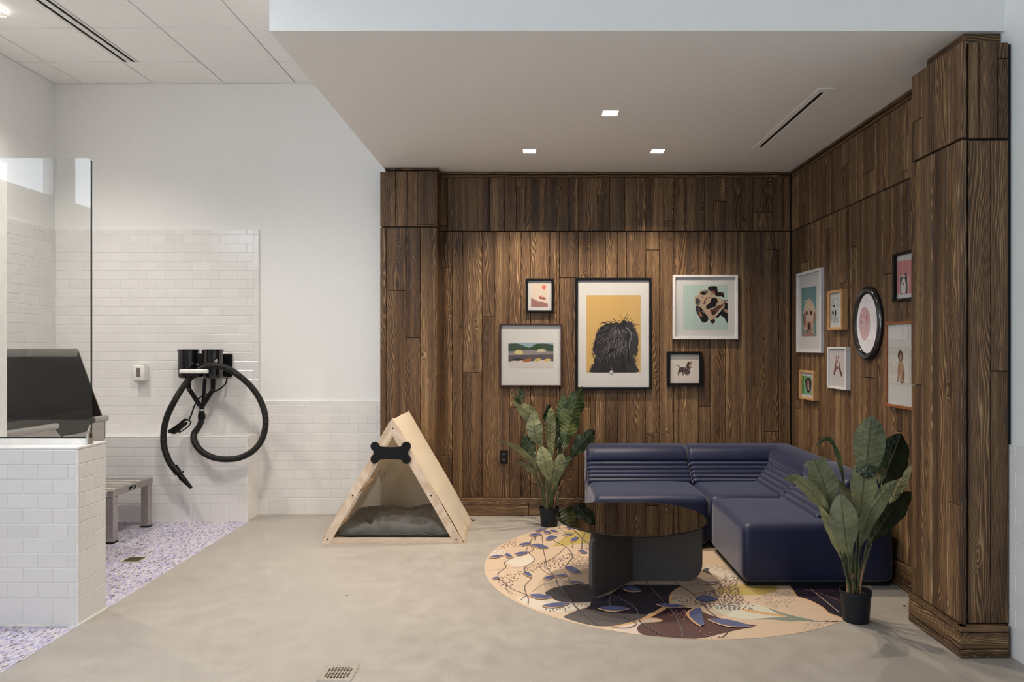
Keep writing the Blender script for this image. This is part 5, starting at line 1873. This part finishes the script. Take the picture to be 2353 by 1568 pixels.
for _ in range(70):
    x, y = rr.uniform(642, 765), rr.uniform(900, 1010)
    s.append((circ2((x, y), rr.uniform(2, 6), rr.uniform(3, 9), 5), srgb(*rr.choice(((60, 58, 62), (110, 90, 86), (150, 150, 150))))))
for _ in range(40):
    s.append((circ2((rr.uniform(642, 690), rr.uniform(700, 900)), 3, 6, 5), srgb(120, 124, 130)))
p.art((1820, 600, 7.127), s); p.glaze()

# 8 small white frame: long-eared spaniel
p = Pic('right', (1900.8, rz(1900.8, 798, XW - .036), 1943, rz(1943, 897.2, XW - .036)), .036, .014, 'small white framed print of a long-eared dog face, beside the oval frame', M['frame_white'], dm=.022)
s = [(rect(848, 262, 1188, 1040), srgb(226, 220, 218)), ([(862, 268), (1180, 268), (1180, 1036), (862, 1012)], srgb(214, 210, 210)),
     (sm([(990, 388), (1006, 378), (1002, 480), (994, 600), (1003, 650), (985, 720), (958, 808), (938, 792), (948, 700), (965, 600), (985, 480)], 2), srgb(122, 64, 54)), (sm([(1030, 380), (1046, 390), (1060, 500), (1082, 560), (1092, 650), (1116, 740), (1130, 822), (1110, 842), (1085, 790), (1060, 690), (1042, 620)], 2), srgb(128, 84, 70)), (sm([(1004, 392), (1030, 385), (1054, 500), (1062, 620), (1020, 655), (1000, 600)], 2), srgb(228, 210, 204)), (sm([(998, 612), (1050, 620), (1066, 692), (1020, 672), (988, 705)], 2), srgb(142, 114, 140)), (circ2((1018, 502), 12, 32), srgb(20, 18, 20)), (stroke2([(1018, 530), (1016, 565)], 5, 3), K), (stroke2([(992, 400), (990, 480), (982, 540)], 9, 5), srgb(196, 120, 140)), (stroke2([(1040, 392), (1052, 470)], 10, 5), srgb(70, 66, 70)), (sm([(960, 690), (975, 680), (968, 750), (950, 790)], 2), srgb(84, 50, 44)), (sm([(1090, 700), (1105, 720), (1120, 800), (1105, 800)], 2), srgb(78, 44, 36)), (stroke2([(1000, 720), (1020, 740), (1050, 710)], 5, 3), srgb(170, 150, 160))]
p.art((1820, 780, 9.8), s); p.glaze()

# 9 small oak frame: dark dog on green
p = Pic('right', (1836.2, rz(1836.2, 850.4, XW - .045), 1868.3, rz(1868.3, 922, XW - .045)), .045, .018, 'small oak framed print of a dark dog on bright green, low beside the sofa corner', M['frame_oak'], dm=.030)
s = [([(222, 815), (440, 838), (440, 1260), (222, 1222)], srgb(128, 176, 110)), ([(222, 815), (270, 820), (262, 1228), (222, 1222)], srgb(74, 132, 36)), (sm([(265, 960), (300, 860), (370, 845), (430, 880), (440, 1100), (400, 1240), (300, 1230), (275, 1100)], 2), srgb(110, 180, 150)), (sm([(290, 920), (330, 880), (360, 860), (400, 880), (438, 950), (438, 1060), (405, 1180), (362, 1200), (325, 1130), (305, 1010)], 2), srgb(52, 34, 36)), (sm([(318, 960), (340, 930), (348, 1030), (330, 1090), (316, 1030)], 2), srgb(120, 48, 46)), (sm([(390, 930), (412, 960), (400, 1050), (384, 1010)], 2), srgb(112, 44, 42)), (sm([(352, 940), (368, 920), (384, 1000), (390, 1110), (368, 1150), (350, 1100)], 2), srgb(206, 200, 186)), (circ2((366, 1058), 12, 40), srgb(40, 22, 24)), (circ2((352, 985), 7, 13), K), (circ2((384, 990), 7, 13), K), (stroke2([(350, 1170), (390, 1165), (410, 1130)], 12, 6), srgb(160, 52, 56)), (stroke2([(340, 1220), (380, 1240), (420, 1200)], 16, 8), srgb(214, 224, 206)), (stroke2([(280, 920), (290, 1040), (310, 1180)], 9, 5), srgb(206, 226, 200)), (stroke2([(430, 870), (415, 850), (380, 845)], 8, 4), srgb(40, 90, 70))]
p.art((1820, 780, 9.8), s); p.glaze()

# 11 black frame partly behind the column: black and white dog on pink
p = Pic('right', (2049.6, rz(2049.6, 585, XW - .030), 2108, rz(2049.6, 694.8, XW - .030)), .030, .016, 'black framed print of a black and white dog on pink, partly behind the column', M['frame_black'], dm=.008)
s = [([(165, 130), (330, 102), (330, 428), (172, 437)], srgb(218, 146, 146)), (sm([(203, 238), (226, 275), (240, 300), (228, 432), (205, 434), (200, 340)], 2), srgb(92, 82, 80)), (sm([(238, 288), (258, 226), (268, 290), (270, 424), (250, 428)], 2), srgb(42, 36, 40)), ([(222, 288), (245, 286), (258, 360), (252, 426), (214, 432), (211, 372)], srgb(228, 218, 214)), (circ2((234, 340), 6, 11), srgb(40, 34, 36)), (stroke2([(226, 362), (235, 368), (244, 360)], 4), srgb(90, 60, 60)), (circ2((222, 316), 3, 6), K), (circ2((247, 313), 3, 6), K), (stroke2([(222, 275), (235, 277), (245, 272)], 3), srgb(90, 60, 58))]
p.art((2020, 570, 4.126), s); p.glaze()

# 12 rust-brown wooden frame: spaniel sitting among speckles
X12 = XW - .030
p = Pic('right', (2033, rz(2033, 741, X12), 2120, rz(2033, 933.5, X12)), .030, .018, 'rust-brown wood framed print of a sitting brown dog, lowest by the column', M['frame_rust'], dm=.018)
s = [([(85, 938), (330, 932), (330, 1318), (85, 1292)], srgb(216, 212, 204)), (sm([(182, 1095), (212, 1062), (236, 1120), (244, 1200), (236, 1270), (214, 1282), (200, 1272), (193, 1200), (187, 1262), (174, 1260), (178, 1160)], 2), srgb(176, 136, 104)), (sm([(180, 1012), (193, 972), (214, 975), (226, 1012), (231, 1045), (215, 1075), (192, 1070)], 2), srgb(104, 72, 58)), (sm([(196, 1010), (214, 1005), (214, 1060), (200, 1060)], 2), srgb(178, 142, 116)), (sm([(178, 1010), (192, 985), (194, 1040), (183, 1050)], 2), srgb(60, 40, 34)), (circ2((203, 1020), 3, 5), K), (sm([(218, 1150), (240, 1190), (236, 1250), (220, 1240)], 2), srgb(120, 76, 52)), (sm([(205, 1150), (216, 1180), (210, 1240), (203, 1210)], 2), srgb(206, 172, 138)), (stroke2([(205, 1275), (222, 1280), (238, 1272)], 12, 7), srgb(52, 38, 36)), (circ2((178, 1262), 6, 8), srgb(60, 46, 42)), (stroke2([(183, 1100), (190, 1150), (184, 1250)], 5, 3), srgb(110, 84, 66))]
for _ in range(60):
    x, y = rr.uniform(100, 325), rr.uniform(945, 1300)
    s.append((circ2((x, y), rr.uniform(.8, 2.6), rr.uniform(1.5, 4), 6), srgb(*rr.choice(((110, 96, 84), (80, 80, 84), (160, 130, 100), (120, 120, 120))))))
p.art((2020, 570, 4.126), s); p.glaze()

# 10 oval black frame
XO = XW - .032
yo0, yo1 = XO * F / (1955.3 - CU), XO * F / (2020.0 - CU)
oc = Vector((XW, (yo0 + yo1) / 2, 1.44 - (744 - CV) * ((yo0 + yo1) / 2) / F))
ow, oh = (yo0 - yo1) / 2, .5 * (830.0 - 658.5) * ((yo0 + yo1) / 2) / F
ov = thing('framed_picture', oc, 'oval black moulded frame with a pink line drawing of a small dog', 'picture', 'dog pictures on the plank walls')
iw, ih = ow - .050, oh - .050
bm = B()
prev = None
for d, ins in ((.0005, 0), (.012, -.002), (.022, .004), (.030, .013), (.032, .020), (.027, .027), (.029, .034), (.024, .042), (.020, .050), (.012, .051)):
    lp = [bm.verts.new(oc + Vector((-d, -(ow - ins) * math.cos(2 * PI * k / 72), (oh - ins) * math.sin(2 * PI * k / 72)))) for k in range(72)]
    if prev:
        for k in range(72):
            bm.faces.new((prev[k], prev[(k + 1) % 72], lp[(k + 1) % 72], lp[k]))
    prev = lp
bmesh.ops.recalc_face_normals(bm, faces=bm.faces)
obj('frame', bm, M['gloss_black'], ov, auto=60)
bm = prism(B(), [oc + Vector((-.014, -(iw + .001) * math.cos(2 * PI * k / 72), (ih + .001) * math.sin(2 * PI * k / 72))) for k in range(72)], Vector((.003, 0, 0)))
obj('mat_board', bm, plain('oval_paper', srgb(226, 222, 226), .7), ov)
LC = srgb(160, 72, 92)
s = [(circ2((368, 812), 98, 305, 40), srgb(236, 196, 200))]
for q, w in (([(285, 780), (292, 720), (315, 685), (345, 668), (385, 702)], 6), ([(385, 702), (400, 660), (430, 635), (458, 632)], 7), ([(458, 640), (456, 690), (430, 750), (412, 790), (400, 850), (360, 1010)], 5), ([(290, 785), (270, 800), (264, 835), (280, 850)], 8), ([(275, 865), (285, 885), (320, 902), (350, 888)], 6), ([(303, 900), (303, 1035)], 4), ([(405, 860), (412, 910), (422, 955)], 4), ([(365, 810), (382, 806)], 4), ([(352, 620), (356, 660)], 3), ([(330, 840), (318, 830)], 3)):
    s.append((stroke2(q, w, w * .5, 5), LC))
s += [(circ2((320, 790), 10, 17), srgb(120, 40, 60)), (sm([(392, 700), (412, 678), (415, 735), (402, 755)], 2), srgb(196, 52, 84)), (circ2((268, 825), 7, 16), srgb(150, 60, 80))]
out = [([PR(1940 + x / 7.84, 640 + y / 7.84, XW - .0142) for x, y in q], c) for q, c in s]
print_mesh('print', out, ov, M['print'], off=Vector((-.0003, 0, 0)), step=Vector((-.000012, 0, 0)))
bm = prism(B(), [oc + Vector((-.0185, -iw * math.cos(2 * PI * k / 72), ih * math.sin(2 * PI * k / 72))) for k in range(72)], Vector((.0015, 0, 0)))
obj('glazing', bm, M['glazing'], ov)


# ================================================================== POTTED PLANTS
def leaf(t, pts, w0, twist=0.0, pale=True, cup=.10, wave=.02, peak=.62, tipw=0.0, stalk=None, name='leaf'):
    """pts: 3+ world points from the blade's foot to its tip; pale: the grey underside faces the camera."""
    w = w0 * LEAF_W
    wave *= LEAF_WAVE
    c = spline(pts, 9)
    n = len(c)
    Ls = [0]
    for a, b in zip(c, c[1:]):
        Ls.append(Ls[-1] + (b - a).length)
    tot = Ls[-1]
    bm = B()
    uvl = bm.loops.layers.uv.new('UVMap')
    NS = 8
    ph = R.uniform(0, 6)
    grid_, meta = [], {}
    for i, p in enumerate(c):
        u = Ls[i] / tot
        tg = (c[min(i + 1, n - 1)] - c[max(i - 1, 0)]).normalized()
        view = (p - Vector((0, 0, H))).normalized()
        sd = tg.cross(view).normalized()
        nm = sd.cross(tg).normalized()
        a = twist * (.4 + .6 * u)
        sd, nm = sd * math.cos(a) + nm * math.sin(a), nm * math.cos(a) - sd * math.sin(a)
        k = math.log(.5) / math.log(peak)
        ww = (math.sin(PI * min(1, max(0, u)) ** k) ** .75) if 0 < u < 1 else 0
        ww = max(ww, tipw * (u > peak), .06 * (1 - u)) * w / 2
        row = []
        for j in range(NS + 1):
            s = -1 + 2 * j / NS
            q = p + sd * s * ww * (1 + wave * math.sin(17 * u + ph + 2 * s)) + nm * (abs(s) * ww * cup * 2 + abs(s) ** 2 * wave * .6 * w * math.sin(26 * u + ph + 1.5 * (s > 0)))
            v = bm.verts.new(q)
            meta[v] = (s, Ls[i])
            row.append(v)
        grid_.append(row)
    for a, b in zip(grid_, grid_[1:]):
        for j in range(NS):
            q = (a[j], b[j], b[j + 1], a[j + 1]) if pale else (a[j], a[j + 1], b[j + 1], b[j])
            try:
                f = bm.faces.new(q)
            except ValueError:
                continue
            for lp in f.loops:
                lp[uvl].uv = meta[lp.vert]
    o = obj(name, bm, M['leaf'], t, smooth=True)
    if stalk:
        pts_ = spline([stalk[0], (stalk[0] * .55 + stalk[1] * .45) + Vector(stalk[2] if len(stalk) > 2 else (0, 0, 0)), stalk[1], c[2]], 5)
        obj('stem', tube(B(), pts_, lambda i: .0075 - .0035 * i / len(pts_), 7), M['stem'], o, smooth=True)
    return o


LEAF_W, LEAF_WAVE = .76, 2.4


def pot(t, x, y, rt, rb, h):
    obj('pot', lathe(B(), (x, y, 0), [(0, .0018), (rb, .0018), (rb + .002, .006), (rt - .004, h - .018), (rt, h - .016), (rt, h), (rt - .004, h), (rt - .008, h - .015), (rt - .011, h - .03), (0, h - .03)], 40), M['pot'], t, auto=35)
    bm = B()
    bmesh.ops.create_circle(bm, cap_ends=True, segments=32, radius=rt - .012, matrix=Matrix.Translation((x, y, h - .026)))
    obj('soil', bm, M['soil'], t)


# left plant
ax, ay = .130, 5.73
t1 = thing('potted_plant', (ax, ay, 0), 'plant with long crinkled leaves in a black pot, by the outlet left of the sofa', 'plant')
pot(t1, ax, ay, .082, .066, .150)
v1 = lambda x, y, dy=0.0: P(1140 + x / 4.127, 860 + y / 4.127, ay + dy)
b1 = lambda dx=0.0, dy=0.0: Vector((ax + dx, ay + dy, .125))
leaf(t1, [v1(620, 740, .18), v1(625, 460, .20), v1(640, 185, .22)], .155, .3, False, stalk=(b1(.02, .03), v1(600, 900, .12)))
leaf(t1, [v1(640, 720, .12), v1(715, 400, .16), v1(815, 115, .14)], .235, -.35, False, .16, .05, .55, stalk=(b1(.03, .03), v1(600, 880, .08)))
leaf(t1, [v1(375, 810, .12), v1(315, 700, .16), v1(250, 575, .18)], .150, .5, False, .1, .06, stalk=(b1(-.02, .03), v1(430, 1000, .08)))
leaf(t1, [v1(600, 760, .10), v1(545, 520, .13), v1(485, 285, .12)], .160, -.5, False, .12, .07, stalk=(b1(.01, .02), v1(560, 1000, .05)))
leaf(t1, [v1(448, 690, .03), v1(345, 430, .02), v1(225, 300, .01), v1(195, 245, 0)], .160, .25, True, stalk=(b1(-.02, .0), v1(470, 1000, .02)), tipw=.55, peak=.6)
leaf(t1, [v1(235, 285, .0), v1(190, 235, -.02), v1(235, 195, -.04), v1(192, 140, -.03)], .085, .9, False, .3, .03, .5)
leaf(t1, [v1(533, 840, .04), v1(515, 600, .05), v1(520, 310, .03)], .122, .1, True, .12, .03, .62, stalk=(b1(.0, .01), v1(525, 1040, .03)))
leaf(t1, [v1(690, 830, .02), v1(800, 670, .0), v1(940, 528, -.02)], .165, -.3, False, .08, .07, .6, stalk=(b1(.03, .0), v1(600, 1000, .02)))
leaf(t1, [v1(420, 700, -.05), v1(370, 560, -.07), v1(345, 385, -.04)], .170, .1, True, .1, .02, .6, tipw=.3, stalk=(b1(-.01, -.01), v1(480, 1020, -.02)))
leaf(t1, [v1(515, 1050, -.12), v1(470, 860, -.16), v1(420, 680, -.13)], .165, .1, True, .08, .02, .62, stalk=(b1(-.005, -.03), v1(515, 1150, -.08)))
leaf(t1, [v1(548, 1090, -.10), v1(580, 920, -.13), v1(632, 745, -.10)], .130, -.15, True, .08, .04, .62, stalk=(b1(.01, -.02), v1(540, 1180, -.06)))
leaf(t1, [v1(398, 1000, -.02), v1(310, 810, -.10), v1(170, 690, -.16), v1(0, 620, -.22)], .085, 1.0, True, .1, .03, .45, stalk=(b1(-.03, -.01), v1(420, 1080, -.02)))
leaf(t1, [v1(392, 985, -.03), v1(310, 895, -.08), v1(190, 822, -.12)], .075, .9, True, .1, .03, .5, stalk=(b1(-.03, -.02), v1(425, 1100, -.02)))
leaf(t1, [v1(600, 980, .06), v1(640, 860, .10), v1(700, 770, .12)], .07, .6, False, .1, .04, stalk=(b1(.02, .02), v1(580, 1080, .04)))
for pts, r in (([(482, 1285), (484, 1210), (478, 1132)], .011), ([(545, 1285), (570, 1150), (632, 1010)], .008), ([(500, 1285), (512, 1130), (515, 1040)], .006), ([(560, 1280), (600, 1130), (610, 1060)], .006), ([(462, 1285), (440, 1130), (400, 1010)], .006), ([(520, 1285), (525, 1150), (528, 1080)], .007)):
    obj('stalk', tube(B(), spline([v1(x, y, -.01) for x, y in pts], 5), lambda i, r=r: r * (1 - .05 * i), 8), M['drystem'] if r > .0072 else M['stem'], t1, smooth=True)

# right plant
LEAF_W, LEAF_WAVE = .88, 1.7
ax, ay = 1.700, 3.740
t2 = thing('potted_plant', (ax, ay, 0), 'artificial plant with broad grey-green leaves in a black pot, beside the right plank column', 'plant')
pot(t2, ax, ay, .081, .064, .163)
v2 = lambda x, y, dy=0.0: P(1800 + x / 3.1367, 940 + y / 3.1367, ay + dy)
b2 = lambda dx=0.0, dy=0.0: Vector((ax + dx, ay + dy, .135))
leaf(t2, [v2(705, 540, .16), v2(775, 380, .26), v2(850, 175, .30)], .215, -.3, False, .1, .02, .55, stalk=(b2(.02, .03), v2(610, 950, .06)))
leaf(t2, [v2(610, 985, .05), v2(760, 770, .14), v2(935, 600, .22)], .150, -.4, False, .1, .04, .6, stalk=(b2(.02, .02), v2(580, 1120, .03)))
leaf(t2, [v2(760, 690, .14), v2(840, 560, .2), v2(925, 395, .24)], .062, .5, True, .1, .03, .5)
leaf(t2, [v2(560, 760, .10), v2(600, 420, .12), v2(640, 45, .08)], .185, .08, True, .08, .015, .72, stalk=(b2(.0, .02), v2(530, 1000, .06)))
leaf(t2, [v2(690, 540, .12), v2(705, 480, .13), v2(700, 415, .12)], .060, .4, True, .1, .02)
leaf(t2, [v2(500, 700, .08), v2(450, 610, .10), v2(388, 508, .10)], .058, .6, True, .1, .03, .5, stalk=(b2(-.01, .03), v2(500, 900, .06)))
leaf(t2, [v2(545, 832, .03), v2(572, 620, .02), v2(592, 420, .0)], .150, .0, True, .08, .015, .66, tipw=.92, stalk=(b2(.0, .0), v2(530, 1000, .02)))
leaf(t2, [v2(598, 405, -.005), v2(604, 455, -.03), v2(614, 508, -.03)], .128, .0, False, .05, .03, .3)
leaf(t2, [v2(462, 650, .02), v2(410, 430, .0), v2(370, 300, -.02), v2(340, 235, -.03)], .042, .9, False, .3, .04, .75, stalk=(b2(-.01, .01), v2(490, 900, .02)))
leaf(t2, [v2(372, 262, -.03), v2(310, 215, -.05), v2(225, 272, -.07)], .026, .3, False, .2, .03, .3)
leaf(t2, [v2(348, 760, -.02), v2(300, 560, -.04), v2(225, 368, -.04)], .158, .1, True, .1, .015, .6, tipw=.75, stalk=(b2(-.02, -.01), v2(450, 1000, -.01)))
leaf(t2, [v2(335, 770, -.05), v2(210, 610, -.09), v2(95, 510, -.10), v2(-5, 502, -.12)], .088, .6, True, .1, .03, .5, stalk=(b2(-.03, -.01), v2(420, 1000, -.03)))
leaf(t2, [v2(425, 1075, -.03), v2(350, 870, -.07), v2(255, 695, -.08)], .085, .75, True, .1, .03, .5, stalk=(b2(-.03, -.02), v2(440, 1150, -.03)))
leaf(t2, [v2(543, 1025, .0), v2(640, 730, .0), v2(815, 512, .02)], .108, -.2, True, .1, .02, .6, stalk=(b2(.02, .0), v2(540, 1130, .0)))
leaf(t2, [v2(474, 1090, -.08), v2(440, 850, -.12), v2(412, 610, -.09)], .158, .05, True, .09, .015, .62, stalk=(b2(.0, -.03), v2(480, 1180, -.05)))
for pts, r in (([(468, 1345), (460, 1200), (432, 1100), (395, 1052)], .009), ([(500, 1350), (500, 1260), (498, 1188)], .011), ([(548, 1345), (560, 1230), (585, 1120)], .009), ([(515, 1340), (520, 1150), (495, 985)], .006), ([(530, 1340), (545, 1180), (545, 1040)], .006), ([(540, 1340), (590, 1130), (640, 970)], .005), ([(490, 1340), (470, 1150), (420, 960)], .006)):
    obj('stalk', tube(B(), spline([v2(x, y, -.015) for x, y in pts], 5), lambda i, r=r: r * (1 - .05 * i), 8), M['drystem'] if r > .0072 else M['stem'], t2, smooth=True)

# small litter on the floor
for u, v, m_, lab in ((797, 1369, 'drystem', 'tiny brown crumb on the concrete in front of the pet tent'), (2078, 1394, 'black', 'tiny dark sliver on the concrete beside the right plank column')):
    c = PF(u, v)
    bm = B()
    bmesh.ops.create_icosphere(bm, subdivisions=1, radius=.007)
    for w_ in bm.verts:
        w_.co = Vector((w_.co.x * 1.5, w_.co.y * .7, w_.co.z * .4)) * R.uniform(.8, 1.2) + Vector((c.x, c.y, .0036))
    tag(obj('crumb', bm, M[m_]), lab, 'crumb')
